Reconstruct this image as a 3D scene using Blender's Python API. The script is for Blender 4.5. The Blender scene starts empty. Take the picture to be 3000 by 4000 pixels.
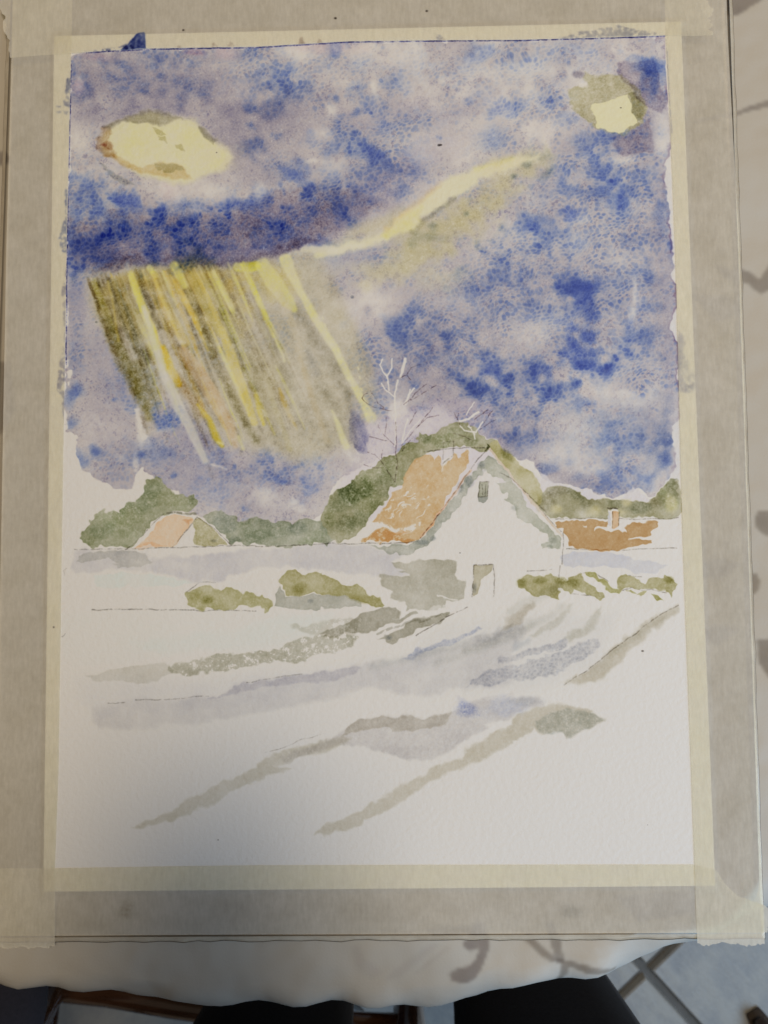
import bpy, bmesh, math, random
import numpy as np
from mathutils import Vector, Matrix

# ------------------------------------------------------------------ camera, light
S = bpy.context.scene
ZP = 0.7546                                   # top of the watercolour paper (m); paper centre is x = y = 0
CAM_R = np.array([[0.9998040339, 0.0150588740, 0.0128500601],
                  [-0.0142377796, 0.9979895245, -0.0617591659],
                  [-0.0137542488, 0.0615641069, 0.9980083574]])
CAM_P = np.array([0.00990613, -0.05353993, 0.35482625 + ZP])
FOC = 3021.67                                 # focal length in pixels of the 3000 x 4000 photograph
cam = bpy.data.cameras.new('camera'); cam_o = bpy.data.objects.new('camera', cam)
S.collection.objects.link(cam_o)
cam.sensor_fit = 'VERTICAL'; cam.angle = math.radians(67.0)
cam.clip_start = 0.01; cam.clip_end = 60
M4 = Matrix([list(CAM_R[i]) + [CAM_P[i]] for i in range(3)] + [[0, 0, 0, 1]])
cam_o.matrix_world = M4
cam.dof.use_dof = True; cam.dof.focus_distance = 0.362; cam.dof.aperture_fstop = 9.5
S.camera = cam_o
S.view_settings.view_transform = 'Standard'; S.view_settings.look = 'None'
S.view_settings.exposure = 0.0; S.view_settings.gamma = 1.0
S.cycles.max_bounces = 10; S.cycles.transparent_max_bounces = 24
S.cycles.caustics_reflective = False; S.cycles.caustics_refractive = False

W = bpy.data.worlds.new('World'); S.world = W; W.use_nodes = True
W.node_tree.nodes['Background'].inputs[0].default_value = (0.60, 0.50, 0.38, 1)
W.node_tree.nodes['Background'].inputs[1].default_value = 0.17

def area(name, loc, target, size, size_y, power, col):
    l = bpy.data.lights.new(name, 'AREA'); l.shape = 'RECTANGLE'; l.size = size; l.size_y = size_y
    l.energy = power; l.color = col
    o = bpy.data.objects.new(name, l); S.collection.objects.link(o); o.location = loc
    o.rotation_euler = (Vector(target) - Vector(loc)).to_track_quat('-Z', 'Y').to_euler()
    return o
# warm ceiling lamp above the table, cool window at the right behind the painter
area('ceiling_lamp', (0.32, 0.38, 2.38), (0, 0, .75), 0.35, 0.35, 16.4, (1.0, 0.82, 0.58))
area('window_light', (1.05, -0.80, 1.32), (0.1, -0.1, .75), 0.9, 0.9, 16.5, (0.46, 0.70, 1.0))

# ------------------------------------------------------------------ photo <-> world
def proj(X, Y, Z):
    dx, dy, dz = X - CAM_P[0], Y - CAM_P[1], Z - CAM_P[2]
    cx = CAM_R[0, 0]*dx + CAM_R[1, 0]*dy + CAM_R[2, 0]*dz
    cy = CAM_R[0, 1]*dx + CAM_R[1, 1]*dy + CAM_R[2, 1]*dz
    cz = CAM_R[0, 2]*dx + CAM_R[1, 2]*dy + CAM_R[2, 2]*dz
    return 1500 - FOC*cx/cz, 2000 + FOC*cy/cz
def at(px, py, z):                            # the point of the level z seen at a place of the photograph
    d = CAM_R @ np.array([(px-1500)/FOC, -(py-2000)/FOC, -1.0])
    t = (z - CAM_P[2])/d[2]
    p = CAM_P + d*t
    return float(p[0]), float(p[1])

# ------------------------------------------------------------------ object helpers
C = S.collection
def link(name, me, mat=None, parent=None, smooth=False):
    o = bpy.data.objects.new(name, me); C.objects.link(o)
    for m in (mat if isinstance(mat, (list, tuple)) else [mat]):
        if m: me.materials.append(m)
    if smooth:
        me.polygons.foreach_set('use_smooth', [True]*len(me.polygons))
    if parent: o.parent = parent
    return o
def mesh(name, v, f, mat=None, parent=None, smooth=False):
    me = bpy.data.meshes.new(name); me.from_pydata([tuple(map(float, p)) for p in v], [], f); me.update()
    return link(name, me, mat, parent, smooth)
def bmobj(name, bm, mat=None, parent=None, smooth=False):
    me = bpy.data.meshes.new(name); bm.to_mesh(me); bm.free(); return link(name, me, mat, parent, smooth)
def tag(o, label=None, cat=None, group=None, kind=None):
    if label: o['label'] = label
    if cat: o['category'] = cat
    if group: o['group'] = group
    if kind: o['kind'] = kind
    return o
def empty(name, loc):
    o = bpy.data.objects.new(name, None); C.objects.link(o); o.location = loc; o.empty_display_size = .05
    return o
def tube(pts, rads, seg=14, cap=True, flat=1.0):
    """a swept round bar through pts with one radius each -> verts, faces"""
    V, F = [], []
    pts = [Vector(p) for p in pts]; n = len(pts)
    for i, p in enumerate(pts):
        t = (pts[min(i+1, n-1)] - pts[max(i-1, 0)]).normalized()
        a = t.cross(Vector((0, 0, 1)))
        if a.length < .1: a = t.cross(Vector((0, 1, 0)))
        a.normalize(); b = t.cross(a).normalized()
        for k in range(seg):
            w = 2*math.pi*k/seg
            V.append(p + a*rads[i]*math.cos(w) + b*rads[i]*flat*math.sin(w))
    for i in range(n-1):
        for k in range(seg):
            F.append((i*seg+k, i*seg+(k+1) % seg, (i+1)*seg+(k+1) % seg, (i+1)*seg+k))
    if cap:
        F.append(tuple(range(seg))[::-1]); F.append(tuple((n-1)*seg+k for k in range(seg)))
    return V, F

# ------------------------------------------------------------------ material helpers
def nmat(name):
    m = bpy.data.materials.new(name); m.use_nodes = True
    nt = m.node_tree; nt.nodes.clear()
    out = nt.nodes.new('ShaderNodeOutputMaterial')
    return m, nt, out
def N(nt, t, **kw):
    n = nt.nodes.new('ShaderNode' + t)
    for k, v in kw.items():
        if hasattr(n, k): setattr(n, k, v)
    return n
def noise(nt, co, scale, detail=4, rough=.55, sc3=None):
    n = N(nt, 'TexNoise'); n.inputs['Scale'].default_value = scale
    n.inputs['Detail'].default_value = detail; n.inputs['Roughness'].default_value = rough
    if sc3:
        mp = N(nt, 'Mapping'); mp.inputs['Scale'].default_value = sc3
        nt.links.new(co, mp.inputs[0]); co = mp.outputs[0]
    nt.links.new(co, n.inputs['Vector']); return n.outputs[0]
def ramp(nt, fac, stops):
    r = N(nt, 'ValToRGB')
    while len(r.color_ramp.elements) < len(stops): r.color_ramp.elements.new(.5)
    for e, (p, c) in zip(r.color_ramp.elements, stops):
        e.position = p; e.color = (*c, 1) if len(c) == 3 else c
    nt.links.new(fac, r.inputs[0]); return r.outputs[0]
def bump(nt, h, strength, dist, prev=None):
    b = N(nt, 'Bump'); b.inputs['Strength'].default_value = strength; b.inputs['Distance'].default_value = dist
    nt.links.new(h, b.inputs['Height'])
    if prev: nt.links.new(prev, b.inputs['Normal'])
    return b.outputs[0]
def objco(nt):
    return N(nt, 'TexCoord').outputs['Object']
def simple(name, c0, c1, scale, rough, bs=.3, bd=.001, sc3=None, spec=.5, coat=0):
    m, nt, out = nmat(name); co = objco(nt)
    n = noise(nt, co, scale, 6, .6, sc3)
    p = N(nt, 'BsdfPrincipled'); p.inputs['Roughness'].default_value = rough
    p.inputs['Specular IOR Level'].default_value = spec; p.inputs['Coat Weight'].default_value = coat
    nt.links.new(ramp(nt, n, [(.3, c0), (.7, c1)]), p.inputs['Base Color'])
    nt.links.new(bump(nt, n, bs, bd), p.inputs['Normal'])
    nt.links.new(p.outputs[0], out.inputs[0]); return m
# ------------------------------------------------------------------ numeric watercolour
F32 = np.float32
def lin(c):
    c = np.asarray(c, float)/255.0
    return np.where(c <= .04045, c/12.92, ((c+.055)/1.055)**2.4)
def srgb(x):
    x = np.clip(x, 0, 1); return np.where(x <= .0031308, x*12.92, 1.055*np.power(x, 1/2.4)-.055)
WX, WY = (300, 1500, 2700), (300, 1900, 2300, 2800, 3300)
WT = np.array([[(205,198,182),(206,200,188),(203,198,186)],[(200,193,186),(200,196,189),(203,200,200)],[(192,182,168),(200,195,187),(203,201,200)],
               [(195,187,177),(198,193,186),(203,201,200)],[(188,179,166),(193,188,182),(202,201,201)]], float)
def white(x, y):                                  # how bare paper reads in the photograph near a place: the reference for a pigment's strength
    R = [[np.interp(x, WX, WT[j, :, c]) for c in range(3)] for j in range(5)]
    return lin([np.interp(y, WY, [r[c] for r in R]) for c in range(3)])
def ss(a, b, x):
    t = np.clip((x-a)/(b-a), 0, 1); return t*t*(3-2*t)
def upmat(n, cell, off):
    g = int(n/cell)+4; x = np.arange(n)/cell + off; i = np.floor(x).astype(int); f = x-i
    A = np.zeros((n, g), F32); r = np.arange(n)
    for k, w in enumerate(((1-f)**3/6, (3*f**3-6*f*f+4)/6, (-3*f**3+3*f*f+3*f+1)/6, f**3/6)):
        A[r, np.minimum(i+k, g-1)] += w
    return A
def vnoise(h, w, cell, rng):
    A, B = upmat(h, cell, rng.random()*.9), upmat(w, cell, rng.random()*.9)
    G = rng.standard_normal((A.shape[1], B.shape[1])).astype(F32)
    r = A @ G @ B.T
    return r/ (r.std()+1e-6)
def blur3(a):
    a = (np.roll(a, 1, 0)+2*a+np.roll(a, -1, 0))/4; return (np.roll(a, 1, 1)+2*a+np.roll(a, -1, 1))/4

class Canvas:
    """colour sheet over the world rectangle x0..x1, y0..y1 at height z; shapes are given in photograph pixels"""
    def __init__(s, x0, x1, y0, y1, z, w, h, seed, cells=False):
        s.b = (x0, x1, y0, y1, z); s.w, s.h = w, h; s.rng = np.random.default_rng(seed)
        xs = x0+(np.arange(w)+.5)*(x1-x0)/w; ys = y0+(np.arange(h)+.5)*(y1-y0)/h
        X, Y = np.meshgrid(xs, ys); px, py = proj(X, Y, z)
        s.X, s.Y = px.astype(F32), py.astype(F32)
        q = (s.X[h//2, -1]-s.X[h//2, 0])/w; s.q = float(q)      # photo pixels per texel
        s.nA = vnoise(h, w, 170/q, s.rng); s.nB = vnoise(h, w, 60/q, s.rng); s.nC = vnoise(h, w, 24/q, s.rng)
        s.nD = vnoise(h, w, max(9/q, 1.6), s.rng)
        s.nE = blur3(blur3(s.rng.standard_normal((h, w)).astype(F32))); s.nE /= s.nE.std()
        s.wx = 5*vnoise(h, w, 30/q, s.rng)+3.0*s.nD; s.wy = 5*vnoise(h, w, 28/q, s.rng)+2.5*vnoise(h, w, max(10/q, 1.6), s.rng)
        s.L = np.zeros((h, w, 3), F32)
        if cells: s.make_cells()
    def make_cells(s):
        sx, sy = 19.0, 15.5
        # the dimples of the rough paper: staggered, uneven rows
        gx = (s.X + 5*s.nB + 2.5*s.nC+.12*s.Y)/sx; gy = (s.Y + 9*s.nB + 3*s.nC + .16*s.X)/sy
        R = s.rng.random((3, 512, 512)).astype(F32)
        jy = np.floor(gy).astype(np.int32); best = np.full(gx.shape, 9, F32); sec = best.copy(); amp = np.zeros(gx.shape, F32)
        for dy in (-1, 0, 1):
            j = jy+dy; off = .5*(j & 1)
            ix0 = np.floor(gx-off).astype(np.int32)
            for dx in (-1, 0, 1):
                i = ix0+dx; a, b = j & 511, i & 511
                cx = i+off+.5+.62*(R[0, a, b]-.5); cy = j+.5+.62*(R[1, a, b]-.5)
                d = (gx-cx)**2 + (gy-cy)**2*.9
                m = d < best; sec = np.minimum(sec, np.where(m, best, d)); best = np.where(m, d, best); amp = np.where(m, R[2, a, b], amp)
        s.F1 = np.sqrt(best)+.08*s.nD+.05*s.nE+.05*s.nC; s.camp = amp; s.net = ss(.03, .24, np.sqrt(sec)-np.sqrt(best)+.06*s.nD+.05*s.nC)
    def box(s, xa, xb, ya, yb):
        x0, x1, y0, y1, z = s.b
        P = [at(x, y, z) for x in (xa, xb) for y in (ya, yb)]
        ix = [(p[0]-x0)/(x1-x0)*s.w for p in P]; iy = [(p[1]-y0)/(y1-y0)*s.h for p in P]
        a, b = max(0, int(min(ix))-1), min(s.w, int(max(ix))+2); c, d = max(0, int(min(iy))-1), min(s.h, int(max(iy))+2)
        return (slice(c, max(c, d)), slice(a, max(a, b)))
    def sdf(s, pts, pad, wob):
        P = np.array(pts, F32)
        sl = s.box(P[:, 0].min()-pad, P[:, 0].max()+pad, P[:, 1].min()-pad, P[:, 1].max()+pad)
        X = s.X[sl]+wob*s.wx[sl]; Y = s.Y[sl]+wob*s.wy[sl]
        d2 = np.full(X.shape, 1e12, F32); ins = np.zeros(X.shape, bool)
        for (ax, ay), (bx, by) in zip(P, np.roll(P, -1, 0)):
            ex, ey = bx-ax, by-ay; l = ex*ex+ey*ey
            if l < 1e-6: continue
            rx, ry = X-ax, Y-ay
            t = np.clip((rx*ex+ry*ey)/l, 0, 1); u, v = rx-t*ex, ry-t*ey
            np.minimum(d2, u*u+v*v, out=d2)
            if abs(ey) > 1e-6:
                ins ^= ((ay > Y) != (by > Y)) & (X < ax+ex*(Y-ay)/ey)
        d = np.sqrt(d2); return sl, np.where(ins, -d, d)
    @staticmethod
    def pig(c, x=1500, y=1500):
        c = np.asarray(c, float); yellow = c[0] > 190 and c[2] < 178 and c[1] > 165
        g = .95 if yellow else .70+.28*float(ss(150, 195, c.mean()))
        L = g*np.log(np.clip(lin(c*(.97 if yellow else .95))/white(x, y), .02, 1.2)); m = L.mean()
        k = 1.0 if c[2] > c[0]*1.9 or yellow else .84      # cobalt and yellow keep their full chroma
        if yellow: L = L+np.array([0., -.035, .10])*min(1, abs(m)*3)
        return np.minimum(m+k*(L-m)+np.array([.0, .0, -.05])*abs(m), 0).astype(F32)
    def put(s, sl, a, col, lift=0):
        if lift: s.L[sl] *= (1-np.clip(a*lift, 0, 1))[..., None]
        if col is not None and s.X[sl].size: s.L[sl] += a[..., None]*s.pig(col, float(s.X[sl].mean()), float(s.Y[sl].mean()))
    def wash(s, pts, col, d=1., soft=3., edge=.22, ew=7., wob=.8, var=.16, gran=.08, dry=0., lift=0., cell=0., fade=None):
        sl, q = s.sdf(pts, 4*soft+14, wob)
        a = ss(soft, -soft, q)
        if dry: a = a*ss(dry-.5, dry+.5, s.nD[sl]*.75+s.nC[sl]*.4+s.nE[sl]*.55+.9)
        if lift: s.put(sl, a, None, lift)
        if col is None: return
        a = a*d*(1+edge*np.exp(-(q/ew)**2))*np.clip(1+var*(s.nB[sl]*.7+s.nC[sl]*.5), .2, 2)*np.clip(1+gran*(s.nE[sl]+s.nD[sl]*.8), .1, 3)
        if cell: a = a*(1-cell*.55+cell*1.1*ss(.52, .2, s.F1[sl]))
        if fade is not None:                      # fade along a direction: (x0,y0,x1,y1)
            x0, y0, x1, y1 = fade; L2 = (x1-x0)**2+(y1-y0)**2
            a = a*(1-ss(0, 1, ((s.X[sl]-x0)*(x1-x0)+(s.Y[sl]-y0)*(y1-y0))/L2))
        s.put(sl, a, col)
    def blob(s, x, y, rx, ry, col, d=1., ang=0., cell=0., lift=0., gran=.12, soft=.75, mask=None, rag=.28):
        m = 1.7*max(rx, ry); sl = s.box(x-m, x+m, y-m, y+m)
        if s.X[sl].size == 0: return
        c, n = math.cos(math.radians(ang)), math.sin(math.radians(ang))
        u, v = s.X[sl]-x, s.Y[sl]-y
        r = np.sqrt(((u*c+v*n)/rx)**2+((-u*n+v*c)/ry)**2)
        r = r*(1+rag*.5*s.nB[sl])+rag*.45*s.nC[sl]+.06*s.nD[sl]
        a = ss(1.15, 1.15-soft*1.1, r)
        if mask is not None: a = a*mask[sl]
        if lift: s.put(sl, a, None, lift)
        if col is None: return
        a = a*d
        if cell:
            thr = .28+.26*np.clip(a, 0, 1.2)
            dot = ss(thr+.22, thr-.16, s.F1[sl])*(.2+1.35*s.camp[sl]); mixn = np.clip(a*1.7-.25, 0, 1)
            dot = dot*(1-mixn)+mixn*(.38+.62*s.net[sl])*(.7+.5*s.camp[sl])
            a = a*((1-cell)+cell*(.36+.95*dot))
        a = a*np.clip(1+gran*(s.nE[sl]+.8*s.nD[sl]), .1, 3)
        s.put(sl, a, col)
    def stroke(s, pts, wid, col, d=1., soft=2., lift=0., wob=.4, gran=.1, dry=0., var=.15, broken=0.):
        P = np.array(pts, F32); n = len(P)
        Wd = np.array(wid if hasattr(wid, '__len__') else [wid]*n, F32)
        pad = Wd.max()+3*soft+14
        sl = s.box(P[:, 0].min()-pad, P[:, 0].max()+pad, P[:, 1].min()-pad, P[:, 1].max()+pad)
        X = s.X[sl]+wob*s.wx[sl]; Y = s.Y[sl]+wob*s.wy[sl]; q = np.full(X.shape, 1e6, F32)
        for i in range(n-1):
            ax, ay = P[i]; ex, ey = P[i+1]-P[i]; l = ex*ex+ey*ey+1e-6
            t = np.clip(((X-ax)*ex+(Y-ay)*ey)/l, 0, 1)
            np.minimum(q, np.hypot(X-ax-t*ex, Y-ay-t*ey)-(Wd[i]+(Wd[i+1]-Wd[i])*t)/2, out=q)
        a = ss(soft, -soft, q)
        if dry: a = a*ss(dry-.5, dry+.5, s.nD[sl]*.75+s.nC[sl]*.4+s.nE[sl]*.55+.9)
        if broken: a = a*np.clip(1+broken*(s.nD[sl]*.7+s.nE[sl]*.5), 0, 1.6)
        if lift: s.put(sl, a, None, lift)
        if col is None: return
        s.put(sl, a*d*np.clip(1+var*s.nC[sl], .2, 2)*np.clip(1+gran*(s.nE[sl]+s.nD[sl]*.7), .1, 3), col)
    def image(s, name, base):
        rgb = np.exp(s.L)*np.asarray(base, F32)
        px = np.ones((s.h, s.w, 4), F32); px[..., :3] = srgb(rgb)
        im = bpy.data.images.new(name, s.w, s.h, alpha=False)
        im.colorspace_settings.name = 'sRGB'
        im.pixels.foreach_set(px.ravel()); im.update(); im.pack()
        return im
def imgnode(nt, im, uv='UVMap'):
    t = N(nt, 'TexImage'); t.image = im; t.extension = 'EXTEND'; t.interpolation = 'Cubic'
    u = N(nt, 'UVMap'); u.uv_map = uv; nt.links.new(u.outputs[0], t.inputs[0]); return t.outputs[0]
def planar_uv(o, b):
    x0, x1, y0, y1 = b[:4]; me = o.data; uv = me.uv_layers.new(name='UVMap')
    co = np.empty(len(me.vertices)*3, F32); me.vertices.foreach_get('co', co); co = co.reshape(-1, 3)
    li = np.empty(len(me.loops), np.int32); me.loops.foreach_get('vertex_index', li)
    mw = np.array(o.matrix_world.translation)
    k = co[li][:, :2]+mw[:2]
    uv.data.foreach_set('uv', np.stack([(k[:, 0]-x0)/(x1-x0), (k[:, 1]-y0)/(y1-y0)], 1).astype(F32).ravel())
def Z(c, r, pts):                                 # tile coordinates of my notes -> photograph pixels
    return [(1000*c+x/1.659, 1000*r+y/1.659) for x, y in pts]
# ------------------------------------------------------------------ the watercolour (flat pigment on the sheet)
PW, PH = .300, .400
K = Canvas(-PW/2, PW/2, -PH/2, PH/2, ZP, 1500, 2000, 7, cells=True)
BLUE = (40, 68, 168); DEEP = (20, 55, 172); VIO = (100, 90, 134); GREY = (112, 101, 124); MAUVE = (158, 144, 150)
PINK = (204, 186, 176); SOFT = (112, 132, 178)
SKY = [(281,228),(300,212),(340,206),(570,192),(1000,185),(1361,164),(1600,160),(2000,158),(2400,148),(2600,141),
 (2612,350),(2622,600),(2605,650),(2596,690),(2604,740),(2620,850),(2632,1000),(2630,1085),(2645,1110),(2648,1180),
 (2624,1270),(2640,1340),(2654,1400),(2651,1480),(2655,1525),(2660,1600),(2627,1705),(2645,1760),(2639,1826),
 (2612,1870),(2590,1900),(2540,1930),(2490,1910),(2450,1935),(2362,1940),(2290,1910),(2205,1892),(2120,1868),
 (2090,1820),(2040,1800),(2000,1785),(1940,1725),(1900,1700),(1850,1690),(1780,1690),(1700,1700),(1640,1720),(1560,1760),
 (1440,1800),(1400,1830),(1330,1870),(1300,1910),(1270,2000),(1240,2010),(1150,2055),(1080,2060),(1000,2065),(900,2055),
 (800,2015),(740,1985),(700,1920),(600,1866),(562,1826),(545,1845),(530,1870),(512,1905),(445,1905),(385,1868),
 (315,1838),(292,1783),(298,1747),(295,1710),(258,1670),(254,1600),(256,1300),(261,1000),(270,600),(279,250)]
sl, q = K.sdf(SKY, 40, .8)
MASK = np.zeros((K.h, K.w), F32); MASK[sl] = ss(2.5, -2.5, q)
SKYD = np.full((K.h, K.w), 999, F32); SKYD[sl] = q

# --- first wash: uneven pinkish mauve, a pale lilac bloom at the right border
K.wash([(2540,140),(2604,140),(2622,600),(2640,1100),(2668,1600),(2660,1880),(2600,1900),(2600,1300),(2560,800)], (204, 202, 216), .8, 6, .1)
K.wash([(1330,1880),(1400,1760),(1440,1640),(1520,1600),(1700,1560),(1900,1560),(2000,1800),(2150,1900),(2400,1960),(2500,1970),(2660,1930),(2640,2000),
        (1600,2000),(1250,2080)], (204, 198, 210), .8, 10, .05)
K.wash(SKY, MAUVE, .46, 3, .3, 9, 1.1, .28, .1)
def vio(x, y, rx, ry, d, ang=0, col=GREY): K.blob(x, y, rx*1.3, ry*1.3, col, d*.52, ang, gran=.14, mask=MASK, soft=1.05)
def blu(x, y, rx, ry, d, ang=0, col=BLUE, cell=1.): K.blob(x, y, rx*1.45, ry*1.45, col, d*(.5 if col == DEEP else .44), ang, cell=cell, mask=MASK, gran=.1, soft=1.15, rag=.42)
def lft(x, y, rx, ry, k, ang=0, soft=1.1): K.blob(x, y, rx*1.2, ry*1.2, None, 0, ang, lift=k*.88, soft=soft, rag=.3)
for a in [(480,320,260,110,.85),(350,290,110,130,.6),(730,330,260,120,.85),(900,430,230,150,.62),(430,450,150,60,.55),(600,420,190,60,.6),(1010,540,150,190,.62),
          (330,430,60,70,.5),(880,560,150,130,.5),(1180,480,160,120,.5),(700,215,330,30,.5),(1250,380,130,70,.4),(1000,700,120,60,.35)]: vio(*a)
for a in [(900,880,440,95,.75,-4),(620,930,330,70,.85,0),(1130,860,280,90,.62,-14),(1400,800,220,80,.5,-25),(640,1010,330,40,.95,4),(870,1000,250,50,.9,-4),
          (400,1010,100,50,.8,10),(360,960,110,90,.6),(1130,960,170,60,.7,-18),(1500,690,170,110,.5,-20),(1620,620,210,60,.45,-28),(1430,480,150,70,.3),(1620,420,120,60,.3),(1750,460,160,50,.3,-25)]: vio(*a, col=VIO) if len(a) > 5 else vio(*a, 0, VIO)
for a in [(2510,420,80,150,.6),(2480,560,80,60,.7),(2300,520,120,60,.3),(2230,560,60,40,.5),(2600,700,30,90,.4),
          (1730,1270,230,180,.55),(1900,1150,260,170,.4),(1620,1400,170,140,.5),(1900,1400,220,110,.3),(1720,1520,200,90,.45),(2050,1560,200,120,.38),
          (2000,1700,150,110,.5),(2570,1000,50,330,.55),(2610,1300,40,260,.5),(2560,1700,60,110,.5),(2140,1835,130,40,.6,20),(2300,1890,200,30,.45,10),
          (1960,1650,60,110,.4),(2300,1300,250,150,.25),(2150,1080,260,120,.3),(2500,900,110,90,.35)]: vio(*a)
for a in [(310,1120,50,130,.75),(290,1280,35,150,.6),(420,1400,110,140,.4),(400,1600,130,190,.4),(480,1480,70,90,.3),(440,1800,90,90,.4),(700,1850,230,130,.55),(1000,1900,200,130,.5),
          (1150,1870,140,110,.4),(800,1760,200,100,.4),(640,1620,90,90,.5),(760,1700,120,70,.4),(300,1460,40,80,.4)]: vio(*a, 0, (122, 118, 158))
# --- blue settling everywhere in the dimples, thick and thin
f_ = np.clip(.42+.38*K.nA+.34*K.nB+.18*K.nC, 0, 1.5)*MASK
f_ *= 1-.75*ss(800, 300, np.hypot(K.X-620, (K.Y-560)*1.3))*(K.Y > 250); f_ *= 1-.6*ss(1300, 1500, K.Y)*(K.X < 1350); f_ *= 1-.5*ss(500, 200, np.hypot(K.X-1900, K.Y-800))
dot_ = ss(.60, .2, K.F1)*(.1+1.5*K.camp)*np.clip(.6+.6*K.nC+.5*K.nB, 0, 2)
K.L += (f_*(.02+.14*dot_))[..., None]*K.pig(BLUE, 1700, 900)
g_ = np.clip(.2+.4*vnoise(K.h, K.w, 120/K.q, K.rng)+.3*vnoise(K.h, K.w, 45/K.q, K.rng), -.3, 1.2)*MASK
K.L += (g_*.10)[..., None]*K.pig(GREY, 1700, 900)
spk = ss(.7, 2.2, K.nE*.75+K.nD*.65)*np.clip(.7+.5*K.nB, 0, 1.6)*MASK
K.L += (spk*.26)[..., None]*K.pig((84, 78, 124), 1000, 1500)
# --- cobalt dropped in wet, settling in the dimples
for a in [(590,212,70,28,.7),(600,262,26,20,.9),(390,242,20,14,.9),(480,262,20,16,.9),(310,330,45,80,.6),(680,230,90,40,.5),(470,345,60,40,.5),(700,330,90,50,.6),(570,360,14,10,.9),
          (290,270,25,60,.6),(520,300,70,40,.4),(760,370,60,40,.4),(980,420,18,16,1.),(980,492,18,17,1.),(1000,560,18,17,.9),(1080,530,25,20,.8),(1000,560,40,40,.4),(420,300,40,30,.5),(740,250,30,20,.6)]: blu(*a)
for a in [(355,740,90,62,1.),(335,820,75,90,1.),(282,920,40,85,1.),(510,790,62,48,1.5,0,DEEP,.55),(430,850,110,70,.8),(470,760,50,40,.9),(340,950,70,50,.9),(720,800,66,36,1.15,0,BLUE,.8),(960,795,70,32,1.15,0,DEEP,.7),
          (1060,745,50,30,.5),(1010,790,60,40,.5),(830,890,110,52,1.),(700,880,90,60,.9),(1000,895,90,50,1.),(560,900,80,60,.9),(590,960,60,36,1.2,0,BLUE,.6),(860,960,80,40,.7),(480,870,50,40,.9,0,BLUE,.6),
          (1180,860,90,70,.7),(1320,790,110,60,.7),(1230,960,90,50,.5),(400,1000,60,40,.9),(380,1050,50,40,.9),(640,1030,150,30,.6),(800,1030,120,30,.7),(1100,920,80,50,.6),(800,800,60,40,.4),(900,750,60,40,.4),
          (300,990,50,50,.9),(620,790,50,30,.5),(740,980,90,40,.7)]: blu(*a)
for a in [(1000,200,60,34,.9),(1310,190,28,42,1.3,0,BLUE,.4),(1075,290,80,60,.9),(1110,350,80,50,.8),(960,300,70,60,.5),(1180,330,60,40,.5),(1350,255,120,40,.55),(1400,345,50,50,.8),(1530,320,44,52,.9),(1500,420,28,22,.9),(1560,480,60,40,.5),
          (1430,390,60,30,.7),(1860,215,50,46,.8,0,BLUE,.4),(1800,270,90,50,.5),(1970,225,60,40,.55),(1620,250,90,60,.45),(1880,370,50,50,.4),(1830,400,20,18,.7),(1920,443,16,13,1.2),(2010,430,40,24,.9),(1950,545,60,46,.7,0,BLUE,.6),(1312,385,15,14,1.2,0,BLUE,.3),
          (1500,510,90,40,.5),(1650,470,70,40,.35),(1720,540,14,12,.8),(2000,260,70,40,.4),(2200,200,120,40,.35),(2330,230,80,50,.35),(2080,240,60,40,.35)]: blu(*a)
for a in [(1150,680,62,42,1.35,25,DEEP,.6),(1290,590,50,30,1.,0,BLUE,.6),(1350,520,50,50,.9),(1420,570,90,40,1.1,30),(1490,610,60,42,1.4,20,DEEP,.75),(1390,600,40,30,1.),(1530,650,60,36,1.),(1620,670,70,34,.7),(1350,700,110,40,.5),
          (1220,730,90,40,.7),(1250,560,60,24,.7),(1310,490,30,40,.7),(1570,740,34,46,.9,-35,BLUE,.6),(1290,790,120,70,.7),(1310,810,24,20,1.1,0,BLUE,.4),(1120,880,90,60,.6),(1400,760,80,50,.5),(1460,700,70,50,.6),(1080,640,50,40,.5),(1410,655,80,34,.6),(1600,580,60,50,.4)]: blu(*a)
for a in [(2155,390,46,42,1.1),(2020,410,34,26,.9),(2210,470,50,32,.8),(2532,262,42,34,1.2,0,BLUE,.5),(2555,325,40,60,1.,0,BLUE,.5),(2505,350,40,36,.7),(2335,540,56,34,1.2),(2360,585,36,28,1.2),(2330,640,62,52,1.3),(2400,680,50,40,1.),
          (2360,750,150,44,1.15,0,BLUE,.7),(2490,680,64,44,1.15),(2470,740,80,40,1.),(2210,825,70,34,1.3,0,DEEP,.8),(2100,860,80,50,1.,0,BLUE,.6),(2060,880,40,30,1.),(2520,760,50,36,.9),(2585,840,34,70,.9,0,BLUE,.5),(2620,960,18,34,1.3,0,DEEP,.3),
          (2470,940,60,50,.9),(2360,850,120,40,.5),(2250,920,130,50,.6),(2420,870,60,40,.6),(2050,960,120,60,.6),(2150,960,120,60,.5),(2560,920,50,40,.6),(2130,740,60,50,.5),(2200,660,40,40,.7),(2440,520,26,16,.8),(2220,640,60,60,.4)]: blu(*a)
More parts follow.
